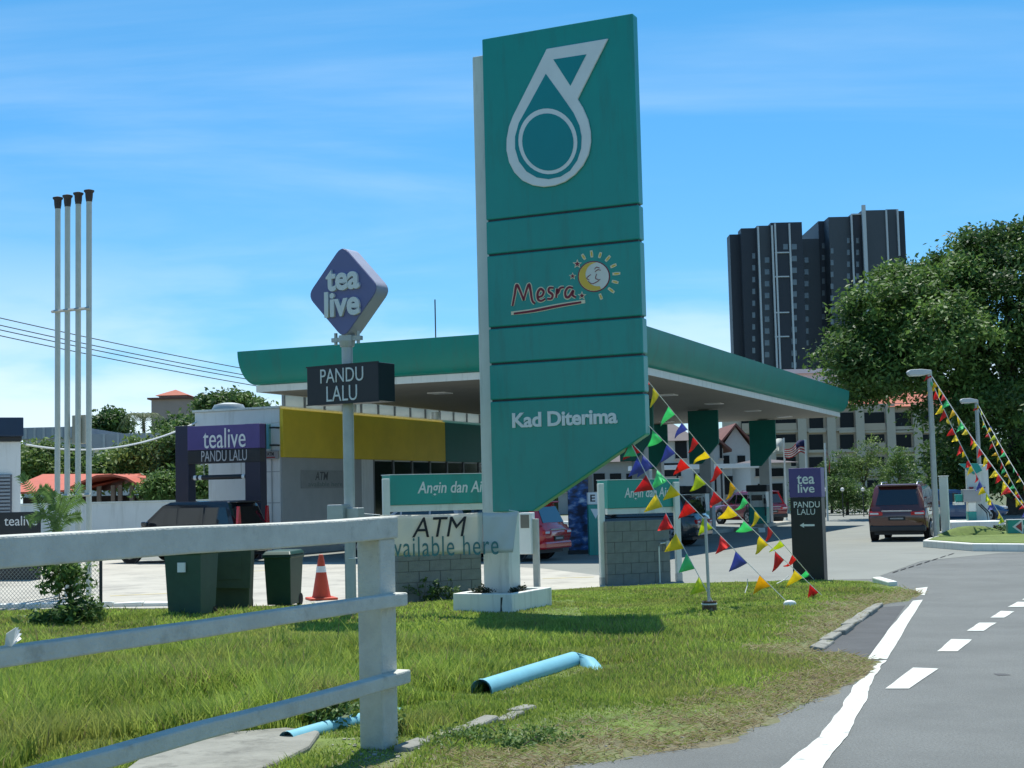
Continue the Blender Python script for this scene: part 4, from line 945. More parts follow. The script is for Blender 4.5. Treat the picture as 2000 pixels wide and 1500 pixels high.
    # rear: lamps, plate, bumper, wiper, spoiler
    for s in (-1, 1):
        if lampv: MB().prism([(s*h*.90, belt-.12), (s*h*.72, belt-.12), (s*h*.70, belt+.06), (s*h*.76, H*.90), (s*h*.83, H*.90)][::s], -.05, .03).xf(Matrix.Translation((-f+.12, 0, 0)) @ Matrix.Rotation(-math.pi/2, 4, 'Z')).build('tail_lamp', REDL, t, bevel=.01)
        else:
            l = MB().box(-f-.012, -f+.16, min(s*h*.46, s*h*.93), max(s*h*.46, s*h*.93), belt-.27, belt-.14).build('tail_lamp', REDL, t, bevel=.03)
            MB().box(-f-.016, -f+.1, min(s*h*.6, s*h*.9), max(s*h*.6, s*h*.9), belt-.235, belt-.175).build('lamp_lens', CLEARL, l, bevel=.01)
        MB().box(f-.2, f-.02, min(s*h*.5, s*h*.9), max(s*h*.5, s*h*.9), belt*.66, belt*.78).build('headlight', CLEARL, t, bevel=.03)
    MB().box(-f-.02, -f+.3, -h*.93, h*.93, .30, .50).build('bumper', m if style == 'mpv' else DARKM, t, bevel=.05)
    MB().box(-f-.015, -f+.05, -h*.5, h*.5, belt-.155, belt-.115).build('chrome_strip', RIM, t, bevel=.006)
    pz = belt-.36; pl = MB().box(-f-.03, -f+.05, -.26, .26, pz-.06, pz+.06).build('number_plate', PLATE, t)
    MB().box(-f-.034, -f-.0305, -.2, .2, pz-.022, pz+.022).build('plate_print', mat('plate_print', (.30, .30, .30), .5, .5, 40), pl)
    MB().box(xr0-.2, xr0+.15, -h*.66, h*.66, H*.955, H*.985).build('spoiler', m, t, bevel=.02)
    MB().box(-f+.2, f-.3, -h*.8, h*.8, .2, .34).build('underbody', DARKM, t)
    if style == 'suv':
        for s in (-1, 1): MB().tube([(xr0+.3, s*h*.6, H*.985), (xr0+.45, s*h*.6, H+.05), (xr1-.5, s*h*.6, H+.05), (xr1-.35, s*h*.6, H*.985)], .02, 6).build('roof_rail', RIM, t, smooth=True)
    return t
BLK = paint('black', (.012, .013, .016)); RED = paint('red', (.5, .012, .018)); MAR = paint('maroon', (.085, .022, .018)); BLU = paint('blue', (.012, .06, .16)); DGR = paint('darkgrey', (.03, .032, .035)); RED2 = paint('crimson', (.20, .006, .012)); SLV = paint('silver', (.45, .46, .47))
def at_car(px, py, D=None): p = G(px, py); return Vector((p.x, p.y, .008))
# black people carrier: rear right end near (505,1090)
hd = R(-66); hv = Vector((math.sin(hd), math.cos(hd), 0)); rear = P(500, 1090, 41.0); rear.z = .008
car('parked_car', 'black people carrier parked beside the purple gantry', rear + hv*2.30, hd, BLK, 4.65, 1.8, 1.76, 'mpv', lampv=True)
hd = R(-62); hv = Vector((math.sin(hd), math.cos(hd), 0)); rear = P(1090, 1090, 37.6); rear.z = .008
car('parked_car', 'bright red hatchback partly hidden behind the totem foot', rear + hv*1.9, hd, RED, 3.85, 1.68, 1.56, 'mpv')
p = at_car(1754, 1058); hd = R(23); hv = Vector((math.sin(hd), math.cos(hd), 0)); car('parked_car', 'dark maroon sport utility vehicle seen from behind entering the station', p + hv*2.2, hd, MAR, 4.5, 1.82, 1.78, 'suv')
p = at_car(1508, 1024); hd = R(-24); hv = Vector((math.sin(hd), math.cos(hd), 0)); car('parked_car', 'crimson car refuelling under the far end of the canopy', p + hv*2.0, hd, RED2, 4.3, 1.8, 1.62, 'suv')
p = P(1868, 1018, 64); p.z = .008; car('parked_car', 'blue car side on behind the lamp post at the right pump', p, R(98), BLU, 4.2, 1.72, 1.5, 'mpv')
p = P(1250, 1045, 46); p.z = .008; car('parked_car', 'dark grey car behind the right air and water sign', p, R(-66), DGR, 4.3, 1.75, 1.6, 'mpv')
p = P(835, 1060, 39); p.z = .008; car('parked_car', 'silver car glimpsed above the ATM banner beside the store', p+Vector((-.6, 3.0, 0)), R(-70), SLV, 4.2, 1.72, 1.5, 'mpv')

# ================================================================== GANTRY
O = P(440, 1090, 43.6); O.z = 0; rzg = R(-20)
gan = thing('drive_through_gantry', 'dark drive-through gantry with purple sign and hanging height bar', 'gantry', O, rzg)
def g(px, py, y=0): return PL(O, rzg, px, py, y)
xa, zt = g(349, 833); xa2 = g(375, 833)[0]; xb = g(514, 838)[0]; xb2 = g(484, 838)[0]
PURD = mat('dark_purple_post', (.022, .022, .045), .45, .1)
MB().box(xa, xa2, -.2, .2, 0, zt).build('post', PURD, gan, bevel=.02); MB().box(xb2, xb, -.2, .2, 0, zt-.02).build('post', PURD, gan, bevel=.02)
zp = g(430, 878)[1]; zq = g(430, 905)[1]
MB().box(xa2-.02, xb+.01, -.23, .1, zp, zt-.03).build('sign_panel', PURPLE, gan, bevel=.01)
MB().box(xa2-.02, xb+.005, -.215, .1, zq, zp-.004).build('sign_panel', BLACKP, gan, bevel=.01)
a, z1 = g(397, 838, -.23); b, z0 = g(480, 873, -.23); text('lettering', 'tealive', gan, LET, a, b, z0, z1, -.2306, .02, bold=0)
a, z1 = g(393, 881, -.23); b, z0 = g(482, 899, -.23); text('lettering', 'PANDU LALU', gan, mat('dim_letter', (.45, .45, .46), .5, .05), a, b, z0, z1, -.2156, .015, bold=-.004)
zb = g(430, 932)[1]; x0, x1 = g(380, 932)[0], g(497, 932)[0]
bar = MB().tube([(x0, -.1, zb), (x1, -.1, zb)], .075, 10).build('height_bar', DARKM, gan, smooth=True)
for px in (386, 396, 480, 490):
    xx = g(px, 932)[0]; MB().tube([(xx-.05, -.1, zb), (xx+.05, -.1, zb)], .0775, 10).build('stripe', WHITEC, bar)
for xx in (x0+.4, x1-.4): MB().tube([(xx, -.1, zb+.07), (xx, -.1, zq+.01)], .012, 5).build('chain', GALV, gan)

# ================================================================== VENT PIPES
O = G(145, 1166); rzv = R(-25); vp = thing('vent_pipes', 'four tall grey tank vent pipes tied by crossbars', 'vent pipes', O, rzv)
for (px, pt) in ((113, 388), (132, 384), (153, 379), (174, 374)):
    x, z = PL(O, rzv, px, pt); xb_ = PL(O, rzv, px-1, 1000)[0]
    t_ = MB().tube([(xb_, 0, 0), (x, 0, z-.12)], .054, 12).build('pipe', PIPEG, vp, smooth=True)
    MB().lathe([(.058, z-.2), (.07, z-.12), (.075, z-.03), (.10, z), (.10, z+.02), (.0, z+.05)], 12, (x, 0, 0)).build('cap', mat('cap_rust', (.07, .055, .05), .8, .3), t_, smooth=True)
for pa, pb in (((103, 609), (178, 602)), ((105, 969), (180, 966))):
    a, z0 = PL(O, rzv, *pa, -.06); b, z1 = PL(O, rzv, *pb, -.06); MB().tube([(a, -.085, z0), (b, -.085, z1)], .03, 4).build('crossbar', GALV, vp)
a, z1 = PL(O, rzv, 136, 811); b, z0 = PL(O, rzv, 157, 866); MB().box(a, b+.06, .06, .2, z0, z1).build('junction_box', mat('box_beige', (.42, .40, .33), .7, .12), vp, bevel=.012)

# ================================================================== BINS AND CONE
def bin_(base, wpx, col_, label, rz, open_=False, H=1.02, lid_tilt=0):
    O = G(*base); D = O.y; w = wpx/2800*D; t = thing('wheelie_bin', label, 'bin', O, rz, 'green wheelie bins')
    h = w/2; hb = h*.88; d = .33
    mb = MB(); 
    for (ww, dd, z) in ((hb, d*.78, .04), (h*.98, d, H*.93), (h*1.06, d*1.08, H*.935), (h*1.06, d*1.08, H*.98)):
        mb.v += [(-ww, -dd, z), (ww, -dd, z), (ww, dd, z), (-ww, dd, z)]
    for i in range(3):
        for k in range(4): mb.f.append((4*i+k, 4*i+(k+1) % 4, 4*i+4+(k+1) % 4, 4*i+4+k))
    mb.f += [(3, 2, 1, 0), (12, 13, 14, 15)]
    mb.build('body', col_, t, bevel=.025)
    for s in (-1, 1):
        MB().lathe([(.10, -.03), (.1, .03)], 14, (s*hb*.9, d*.75, .10), axis='x').build('wheel', TYRE, t)
    if not open_:
        mb = MB(); ww, dd = h*1.1, d*1.14
        mb.v = [(-ww, -dd, H*.985), (ww, -dd, H*.985), (ww, dd, H*.985), (-ww, dd, H*.985), (-ww*.85, -dd*.8, H+.05), (ww*.85, -dd*.8, H+.05), (ww*.85, dd*.85, H+.06), (-ww*.85, dd*.85, H+.06)]
        mb.f = [(0, 3, 2, 1), (4, 5, 6, 7), (0, 1, 5, 4), (1, 2, 6, 5), (2, 3, 7, 6), (3, 0, 4, 7)]; mb.build('lid', col_, t, bevel=.02)
    else:
        mb = MB(); mb.prism([(-h*1.05, H*.38), (h*1.0, H*.36), (h*1.08, H*.98), (-h*1.08, H*.98)], -d*1.28, -d*1.2); l = mb.build('lid', col_, t, bevel=.02)
        MB().prism([(-h*.6, H*.5), (h*.6, H*.5), (h*.6, H*.85), (-h*.6, H*.85)], -d*1.31, -d*1.279).build('lid_panel', col_, l, bevel=.02)
    MB().tube([(-h*.9, d*1.25, H*.93), (h*.9, d*1.25, H*.93)], .018, 6).build('handle', col_, t)
    return t, w
BG = mat('bin_green', (.035, .085, .06), .55, .15, 5, stain=(.05, .08, .06), sth=(.55, .7), sscale=6); BG2 = mat('bin_olive', (.045, .07, .038), .6, .18, 5); BG3 = mat('bin_dark', (.016, .055, .03), .5, .15, 5)
b1, w_ = bin_((375, 1210), 76, BG, 'grey green wheelie bin with a small white sticker, leftmost', R(-12), H=1.05)
MB().box(-.06, .06, -.365, -.33, .72, .86).build('sticker', WHITEC, b1)
bin_((455, 1195), 78, BG2, 'olive wheelie bin with its lid hanging open, in the middle', R(4), True, H=1.05)
bin_((555, 1184), 54, BG3, 'dark green wheelie bin nearest to the orange cone', R(-10), H=.86)
O = G(628, 1172); cone = thing('traffic_cone', 'orange traffic cone with white band on the concrete apron', 'cone', O, R(20))
ORG = mat('cone_orange', (.55, .07, .03), .55, .1, 6, stain=(.3, .06, .04), sth=(.6, .8), sscale=8)
MB().box(-.24, .24, -.24, .24, .008, .05).build('base', ORG, cone, bevel=.015)
c = MB().lathe([(.17, .05), (.155, .09), (.075, .56), (.058, .68), (.035, .78), (.025, .785)], 20).build('body', ORG, cone, smooth=True)
MB().lathe([(.0925, .48), (.0765, .585)], 20).build('band', WHITEC, c, smooth=True)

# ================================================================== CHAIN LINK FENCE
A, B = G(-80, 1194), G(197, 1192); d = B-A; an = math.atan2(d.y, d.x); Lf = d.length; hf = 1.02
cf = thing('chain_link_fence', 'low chain link fence panel behind the concrete rails', 'fence', A, an)
WIRE = mat('wire', (.33, .35, .34), .6, .15, metal=.4)
for x in (.02, Lf): MB().lathe([(.028, -.1), (.028, hf+.03)], 8, (x, 0, 0)).build('post', DARKM, cf)
mb = MB(); stp = .07; n = int((Lf+hf)/stp)
for k in range(n):
    for s in (1, -1):
        xa = k*stp - (hf if s > 0 else 0); xb = xa + s*hf
        p0, p1 = Vector((xa, 0, 0)), Vector((xb, 0, hf))
        t0, t1 = 0., 1.
        for lim, sg in ((0, 1), (Lf, -1)):
            f0, f1 = sg*(p0.x-lim), sg*(p1.x-lim)
            if f0 < 0 and f1 < 0: t1 = -1
            elif f0 < 0: t0 = max(t0, f0/(f0-f1))
            elif f1 < 0: t1 = min(t1, f0/(f0-f1))
        if t1 > t0: mb.tube([p0.lerp(p1, t0)+Vector((0, s*.003, .03)), p0.lerp(p1, t1)+Vector((0, s*.003, .03))], .0035, 3, cap=False)
tag(mb.build('mesh', WIRE, cf), kind='stuff')
MB().tube([(0, 0, hf), (Lf, 0, hf)], .014, 6).build('top_wire', GALV, cf)
# ================================================================== VEGETATION
def leaf_mat(key, a, b, trans=.35, scale=.7):
    m = mat(key, a, .55, 0, 1, spec=.3, trans=trans); nt = m.node_tree
    mxn = [n for n in nt.nodes if n.type == 'MIX'][0]; at = nt.nodes.new('ShaderNodeAttribute'); at.attribute_name = 'tint'; nt.links.new(at.outputs['Color'], mxn.inputs['A']); return m
LEAF = leaf_mat('leaf', (.06, .1, .02), None)
def foliage(blobs, n_cl, per, cr_, leaf, c0, c1, seed, flatten=.5, fill=.45):
    r = np.random.default_rng(seed); vol = np.array([b[3]*b[4]+b[4]*b[5]+b[3]*b[5] for b in blobs]); cnt = np.maximum(3, (n_cl*vol/vol.sum())).astype(int)
    V, Cc = [], []
    for b, n in zip(blobs, cnt):
        d = r.normal(size=(n, 3)); d /= np.linalg.norm(d, axis=1)[:, None]; rad = (fill+(1-fill)*r.random(n)**.6)
        c = np.array(b[:3]) + d*rad[:, None]*np.array(b[3:6])
        k = np.maximum(4, (per*r.uniform(.5, 1.5, n))).astype(int); ci = np.repeat(np.arange(n), k); N = len(ci)
        off = r.normal(size=(N, 3))*cr_*np.array([1, 1, flatten])*.55*r.uniform(.6, 1.35, n)[ci][:, None]; off[:, 2] -= .25*(off[:, 0]**2+off[:, 1]**2)/cr_
        p = c[ci] + off
        nr = r.normal(size=(N, 3))*.8 + np.array([0, 0, .7]) + d[ci]*.5; nr /= np.linalg.norm(nr, axis=1)[:, None]
        t = np.cross(nr, r.normal(size=(N, 3))); t /= np.linalg.norm(t, axis=1)[:, None]; bt = np.cross(nr, t)
        L = leaf*r.uniform(.6, 1.4, N)[:, None]; Wd = L*.42
        v = np.stack([p - t*L*.5, p + bt*Wd*.5, p + t*L*.5, p - bt*Wd*.5], 1); V.append(v.reshape(-1, 3))
        tt = np.clip((r.random(n)**1.3)[ci]*.72 + r.random(N)*.28, 0, 1)[:, None]; Cc.append(np.array(c0)*(1-tt)+np.array(c1)*tt)
    return np.concatenate(V), np.concatenate(Cc)
def tree(name, label, base, blobs, trunk_h, tr_r, n_cl, per, cr_, leaf, c0, c1, seed, cat='tree', group=None, fill=.45, bark=BARK, limbs=True):
    """blobs relative to base"""
    t = thing(name, label, cat, base, 0, group); r = random.Random(seed)
    v, c = foliage(blobs, n_cl, per, cr_, leaf, c0, c1, seed, fill=fill)
    o = bpy.data.objects.new('crown', fast_mesh('crown', v, 4, [(0, 1, 2, 3)], LEAF, c)); col.objects.link(o); o.parent = t
    tr_t = Vector((r.uniform(-.1, .1)*trunk_h, r.uniform(-.1, .1)*trunk_h, trunk_h))
    MB().tube([(0, 0, -.2), tr_t*.5 + Vector((.03*trunk_h, 0, 0)), tr_t], [tr_r*1.25, tr_r, tr_r*.8], 9).build('trunk', bark, t, smooth=True)
    if limbs:
        for b in blobs[:9]:
            e = Vector(b[:3]); m_ = tr_t.lerp(e, .5) + Vector((0, 0, -.06*trunk_h))
            MB().tube([tr_t - Vector((0, 0, .1*trunk_h)), m_, e], [tr_r*.6, tr_r*.4, tr_r*.15], 6).build('limb', bark, t, smooth=True)
    return t
DG0, DG1 = (.03, .07, .02), (.09, .17, .04); MG0, MG1 = (.055, .11, .025), (.15, .25, .06); LG0, LG1 = (.08, .15, .03), (.24, .34, .08)
def pxblob(px, py, D, rx_px, rz_px, base, dy=1.0):
    p = P(px, py, D) - base; k = D/2800; return (p.x, p.y, p.z, rx_px*k, rx_px*k*dy, rz_px*k)
# the big rain tree on the right
D = 78; base = P(1990, 1020, D); base.z = 0
bl = [pxblob(*q, base) for q in ((1900, 520, D, 95, 70), (1960, 480, D+1, 90, 50), (1800, 570, D-1, 80, 65), (1720, 600, D-2, 80, 65), (1680, 690, D-2, 75, 60), (1850, 660, D-4, 110, 90), (1970, 620, D-2, 110, 100), (1760, 720, D-3, 90, 65), (1900, 790, D-3, 110, 85), (2070, 590, D, 110, 90), (2080, 740, D, 130, 120), (1990, 880, D, 100, 90), (1840, 560, D+4, 90, 80), (1690, 760, D, 50, 40), (2100, 900, D+1, 110, 80), (1900, 900, D+4, 90, 70), (1650, 650, D-1, 35, 30), (1935, 455, D+1, 45, 24), (1745, 540, D, 40, 30))]
tree('rain_tree', 'huge dark green spreading tree towering on the right', base, bl, 6.5, .55, 800, 175, .95, .30, (.022, .06, .016), (.19, .32, .07), 5, fill=.30)
# shrubs before the hotel
for k, (px, py, D, rx, rzz, by, c0, c1, lab) in enumerate([(1625, 915, 95, 45, 40, 1000, MG0, MG1, 'rounded green shrub behind the flagpoles'), (1690, 900, 97, 50, 45, 1000, MG0, LG1, 'pale green leafy tree before the beige hotel'), (1755, 905, 99, 45, 45, 1000, LG0, MG1, 'yellow green bushy tree left of the lamp post'), (1790, 950, 90, 40, 25, 1000, MG0, MG1, 'low bush behind the maroon car'), (1655, 960, 88, 50, 30, 1000, DG0, MG1, 'dark low hedge bush by the globe lamps'), (1735, 965, 86, 40, 28, 1000, DG0, MG1, 'dark low hedge bush just above the maroon car roof'), (1580, 965, 92, 35, 30, 1000, DG0, MG1, 'dark bush behind the black direction panel')]):
    base = P(px, by, D); base.z = 0; rr = random.Random(k)
    bl = [pxblob(px+rr.uniform(-.5, .5)*rx, py+rr.uniform(-.5, .5)*rzz, D+rr.uniform(-1, 1), rx*.62, rzz*.62, base) for _ in range(5)] + [pxblob(px+dx_*rx, 975, D, rx*.6, 26, base) for dx_ in (-.4, .4)]
    tree('shrub', lab, base, bl, max(.6, bl[0][2]*.7), .09, 130, 42, .42, .17, c0, c1, 40+k, 'shrub', 'shrubs along the hotel edge', fill=.3)
# left tree belt
for k, (px, py, D, rx, rzz, c0, c1, lab) in enumerate([(75, 910, 66, 45, 45, MG0, LG1, 'bushy light tree right of the navy building'), (140, 905, 68, 45, 42, DG0, MG1, 'dark leafy tree behind the vent pipes'), (215, 905, 66, 50, 45, MG0, MG1, 'leafy tree right of the vent pipes'), (280, 905, 64, 52, 48, MG0, LG1, 'light green tree above the rounded hut roof'), (330, 900, 60, 40, 60, DG0, MG1, 'dark tree touching the gantry post'), (320, 955, 56, 45, 32, MG0, MG1, 'low green bush at the hut end'), (395, 950, 56, 38, 45, MG0, MG1, 'green bush seen through the gantry'), (215, 825, 120, 30, 22, DG0, DG1, 'distant dark tree crown left of the water tower'), (440, 790, 90, 50, 18, DG0, MG1, 'distant tree tops over the store roof'), (490, 800, 92, 30, 16, MG0, MG1, 'distant small tree tops beside the canopy end'), (350, 845, 100, 40, 28, DG0, MG1, 'distant tree under the water tower')]):
    base = P(px, 1040, D); base.z = 0; rr = random.Random(90+k)
    bl = [pxblob(px+rr.uniform(-.6, .6)*rx, py+rr.uniform(-.55, .55)*rzz, D+rr.uniform(-1.2, 1.2), rx*.6, rzz*.6, base) for _ in range(6)]
    tree('tree', lab, base, bl, max(1.0, bl[0][2]*.75), .12, 150, 46, .55*D/66, .24*D/66, c0, c1, 60+k, 'tree', 'trees behind the boundary wall', fill=.3)
# palm
base = P(280, 1030, 115); base.z = 0; pm = thing('palm_tree', 'small coconut palm with drooping fronds left of the water tower', 'palm', base)
top = P(280, 822, 115) - base; MB().tube([(0, 0, 0), (.2, 0, top.z*.5), tuple(top)], [.2, .16, .12], 8).build('trunk', BARK, pm)
PALM = mat('palm_leaf', (.10, .14, .05), .6, .2, 2, trans=.3)
for k in range(14):
    a = 2*math.pi*k/14; n = 7; pts = [top + Vector((math.cos(a)*2.1*q, math.sin(a)*2.1*q, .95*math.sin(q*2.6)-1.2*q*q)) for q in [i/n for i in range(n+1)]]
    mb = MB()
    for i in range(n):
        d = (pts[i+1]-pts[i]).normalized(); s = d.cross(Vector((0, 0, 1))).normalized()
        for j in range(3):
            p = pts[i].lerp(pts[i+1], j/3); l = .55*(1-.5*i/n)
            for sg in (-1, 1): mb.add([p, p+d*.09, p + s*sg*l + d*.25 - Vector((0, 0, .3*l))], [(0, 1, 2)])
    mb.tube(pts, .02, 4); mb.build('frond', PALM, pm)
# bush in front of the chain link fence + creeper + feathery plant
def pxtree(name, lab, base_px, spots, n_cl, per, cr_, leaf, c0, c1, seed, cat, D=None, th=.4):
    b = G(*base_px); bl = [pxblob(px, py, b.y+dd, rx, rz_, b) for px, py, rx, rz_, dd in spots]
    return tree(name, lab, b, bl, th, .012, n_cl, per, cr_, leaf, c0, c1, seed, cat, fill=.1)
pxtree('creeper_bush', 'leafy green creeper bush growing over the chain link fence', (140, 1225), [(110, 1100, 35, 30, .05), (150, 1110, 30, 30, 0), (120, 1130, 45, 35, .1), (160, 1170, 40, 40, 0), (130, 1205, 55, 28, -.2), (85, 1210, 45, 25, -.1), (185, 1200, 25, 30, 0)], 210, 13, .13, .10, MG0, MG1, 7, 'bush')
ft_b = G(118, 1180); fp = thing('feathery_plant', 'feathery wild plant rising above the top fence rail', 'plant', ft_b)
FEA = mat('feather_leaf', (.13, .22, .06), .6, .2, 3, trans=.4); rr = random.Random(12)
for k in range(10):
    tip = P(rr.uniform(30, 190), rr.uniform(925, 1035), ft_b.y + rr.uniform(-.5, .5)) - ft_b; stt = P(105 + rr.uniform(-6, 10), 1030+rr.uniform(-35, 25), ft_b.y) - ft_b
    mid = stt.lerp(tip, .5) + Vector((0, 0, .10)); pts = [stt, stt.lerp(mid, .6)+Vector((0, 0, .03)), mid, mid.lerp(tip, .6), tip]; mb = MB(); mb.tube(pts, .006, 4)
    for i in range(4):
        for j in range(7):
            p = pts[i].lerp(pts[i+1], j/7); d = (pts[i+1]-pts[i]).normalized(); s = d.cross(Vector((0, 1, .3))).normalized()
            for sg in (-1, 1): mb.add([p, p+d*.02+s*sg*.03, p+s*sg*rr.uniform(.09, .15)+d*.05-Vector((0, 0, .02)), p+s*sg*.03-d*.01], [(0, 1, 2, 3)])
    mb.build('frond', FEA, fp)
st_ = P(105, 1030, ft_b.y)-ft_b; MB().tube([(0, 0, 0), (st_.x*.6, 0, st_.z*.5), tuple(st_)], .014, 6).build('stem', BARK, fp)
# planter weeds, weeds at fence foot
def weeds(name, lab, center, rx, ry, h, n, leaf, c0, c1, seed, z0=0, rz=0):
    bl = [(0, 0, h*.45, rx, ry, h*.5)]; t = thing(name, lab, 'weeds', (center[0], center[1], z0), rz)
    v, c = foliage(bl, n, 14, .06, leaf, c0, c1, seed, fill=.1); o = bpy.data.objects.new('leaves', fast_mesh('leaves', v, 4, [(0, 1, 2, 3)], LEAF, c)); col.objects.link(o); o.parent = t
    for k in range(5):
        a = k*1.3; MB().tube([(rx*.5*math.cos(a), ry*.5*math.sin(a), 0), (rx*.6*math.cos(a+.3), ry*.6*math.sin(a+.3), h*.7)], .004, 4).build('stem', BARK, t)
M_ = Matrix.Rotation(GRID, 3, 'Z')
for k, (x, y, lab) in enumerate(((-.12, -.48, 'dark low plants in the planter before the totem column'), (.30, -.05, 'dark low plants in the planter right of the totem column'), (-.33, .1, 'sparse plants in the planter left of the totem column'))):
    p = tc_ + M_ @ Vector((x, y, 0)); weeds('planter_plants', lab, p, .2 if k == 0 else .08, .13 if k == 0 else .3, .2, 34, .055, (.012, .02, .012), (.03, .05, .02), 70+k, .22, GRID)
p = G(640, 1430); weeds('weeds', 'dark leafy weeds growing left of the fence post foot', p, .22, .25, .35, 60, .06, MG0, MG1, 81)
p = G(960, 1455); weeds('weeds', 'low leafy weeds among dry grass at the road edge', p, .75, .45, .12, 170, .035, MG0, MG1, 82)
p = G(760, 1445); weeds('weeds', 'small dark weeds against the fence post foot', p, .15, .12, .22, 36, .05, DG0, MG1, 83)
p = G(850, 1180); weeds('weeds', 'tall thin weeds growing against the grey block wall', p, .5, .12, .5, 60, .06, DG0, MG1, 84)

# ================================================================== RIGHT ISLAND
ip = [G(*q) for q in ((1803, 1069), (1815, 1064), (1870, 1050), (1905, 1046), (2150, 1050), (2200, 1085), (1995, 1078), (1900, 1077))]
isl = thing('traffic_island', 'raised island with white painted kerb at the station exit', 'island', (0, 0, 0))
MB().slab([(p.x, p.y) for p in ip][::-1], -.02, .2).build('kerb', WHITE, isl, bevel=.03)
cxi = sum((p for p in ip), Vector())/len(ip); ins = [cxi + (p-cxi)*.93 for p in ip]
GRD = mat('island_grass', (.12, .17, .035), .9, .35, 3, bump=.8, bscale=50)
MB().slab([(p.x, p.y) for p in ins][::-1], .1, .215).build('turf', GRD, isl)
# grass mound
q = G(1900, 1058); mb = MB(); n = 14
for j in range(5):
    f = j/4
    for k in range(n): a = 2*math.pi*k/n; mb.v.append((.9*(1-f*.8)*math.cos(a)*1.2, .6*(1-f*.8)*math.sin(a), .21 + .26*math.sin(f*1.5)))
for j in range(4):
    for k in range(n): mb.f.append((j*n+k, j*n+(k+1) % n, j*n+n+(k+1) % n, j*n+n+k))
mb.f.append(tuple(range(4*n, 5*n))); o = mb.build('mound', GRD, isl, smooth=True); o.location = (q.x, q.y, 0)
def lamp(base_px, top_px, head_l, D, label):
    b = P(base_px[0], base_px[1], D); b.z = 0; tpt = P(*top_px, D) - b; t = thing('street_lamp', label, 'street lamp', b, 0, 'lamp posts on the right')
    MB().tube([(0, 0, 0), (tpt.x, 0, tpt.z)], [.10, .075], 12).build('pole', GALV, t, smooth=True)
    MB().lathe([(.17, 0), (.17, .04), (.11, .06)], 12).build('base', GALV, t)
    hl = P(*head_l, D) - b; w = tpt.x-hl.x
    h = MB().prism([(hl.x, hl.z-.0), (hl.x+.05, hl.z-.11), (hl.x+w*.7, hl.z-.12), (tpt.x+.05, tpt.z-.05), (tpt.x+.05, tpt.z+.06), (hl.x+w*.6, hl.z+.08), (hl.x+.08, hl.z+.07)], -.13, .13).build('head', mat('lamp_head', (.55, .56, .54), .5, .05), t, bevel=.03)
    MB().box(hl.x+.08, hl.x+w*.6, -.1, .1, hl.z-.135, hl.z-.105).build('diffuser', CLEARL, h, bevel=.01)
    return b, tpt
b1_, t1_ = lamp((1830, 1060), (1815, 727), (1771, 727), 44.2, 'near grey street lamp with bunting tied to its top')
b2_, t2_ = lamp((1917, 1010), (1907, 784), (1875, 782), 60.0, 'farther street lamp standing before the big tree')
# white bollard post
O = G(1848, 1054); bo = thing('marker_post', 'white square marker post beside the near street lamp', 'post', O, R(-25)); O.z = 0
z1 = PL(O, R(-25), 1847, 931)[1]; MB().box(-.13, .13, -.09, .09, 0, z1).build('shaft', WHITE, bo, bevel=.015); MB().box(-.15, .15, -.11, .11, z1, z1+.03).build('cap', WHITEC, bo, bevel=.008)
MB().box(-.3, .35, -.2, .2, .1, .25).build('footing', WHITE, bo, bevel=.02)
# pump with canopy panel on the right
D = 52; O = P(1920, 1030, D); O.z = 0; rp = thing('fuel_pump', 'white and teal self service pump under a teal wedge panel on the right', 'fuel pump', O, R(-8)); rzp = R(-8)
def rq(px, py, y=0): return PL(O, rzp, px, py, y)
def rbox(nm, p0, p1, m, y0, y1, par=rp, bv=.02): a, z1 = rq(*p0, y0); b, z0 = rq(*p1, y0); return MB().box(a, b, y0, y1, z0, z1).build(nm, m, par, bevel=bv)
rbox('back_panel', (1886, 908), (1935, 1020), WHITE, .2, .4)
MB().prism([rq(1872, 906, .1), rq(1903, 927, .1), rq(1918, 919, .1), rq(1910, 905, .1)], .05, .195).build('wedge', TEAL, rp, bevel=.01)
rbox('display_head', (1881, 956), (1917, 980), mat('pump_grey', (.30, .31, .31), .5, .1), -.35, .15)
hd_ = rbox('cabinet', (1891, 981), (1907, 999), WHITE, -.3, .19); rbox('cabinet', (1891, 999.5), (1909, 1030), TEAL, -.3, .19)
rbox('side_tray', (1866, 966), (1881, 980), TEAL, -.2, .1); rbox('tray_rim', (1864, 981), (1884, 986), WHITE, -.25, .15, bv=.005)
for dx in (0, 12): a = rq(1912+dx*.4, 985, -.3); MB().tube([(a[0], -.2, a[1]), (a[0]+.25, -.35, a[1]-.3), (a[0]+.3, -.3, a[1]-.8), (a[0]+.1, -.25, a[1]-.75)], .025, 6).build('hose', DARKM, rp, smooth=True)
for px in (1897, 1920): MB().prism([rq(px-4, 951, .1), rq(px, 960, .1), rq(px+5, 951, .1)][::1], .1, .195).build('arrow_mark', mat('dull_red', (.35, .05, .05), .5, .1), rp)
isl2 = thing('pump_plinth', 'white concrete plinth carrying the right hand pump', 'plinth', P(1905, 1040, 50.5).xy.to_3d(), R(-8)); MB().box(-.9, .9, -.5, 2.2, 0, .42).build('block', WHITE, isl2, bevel=.04)
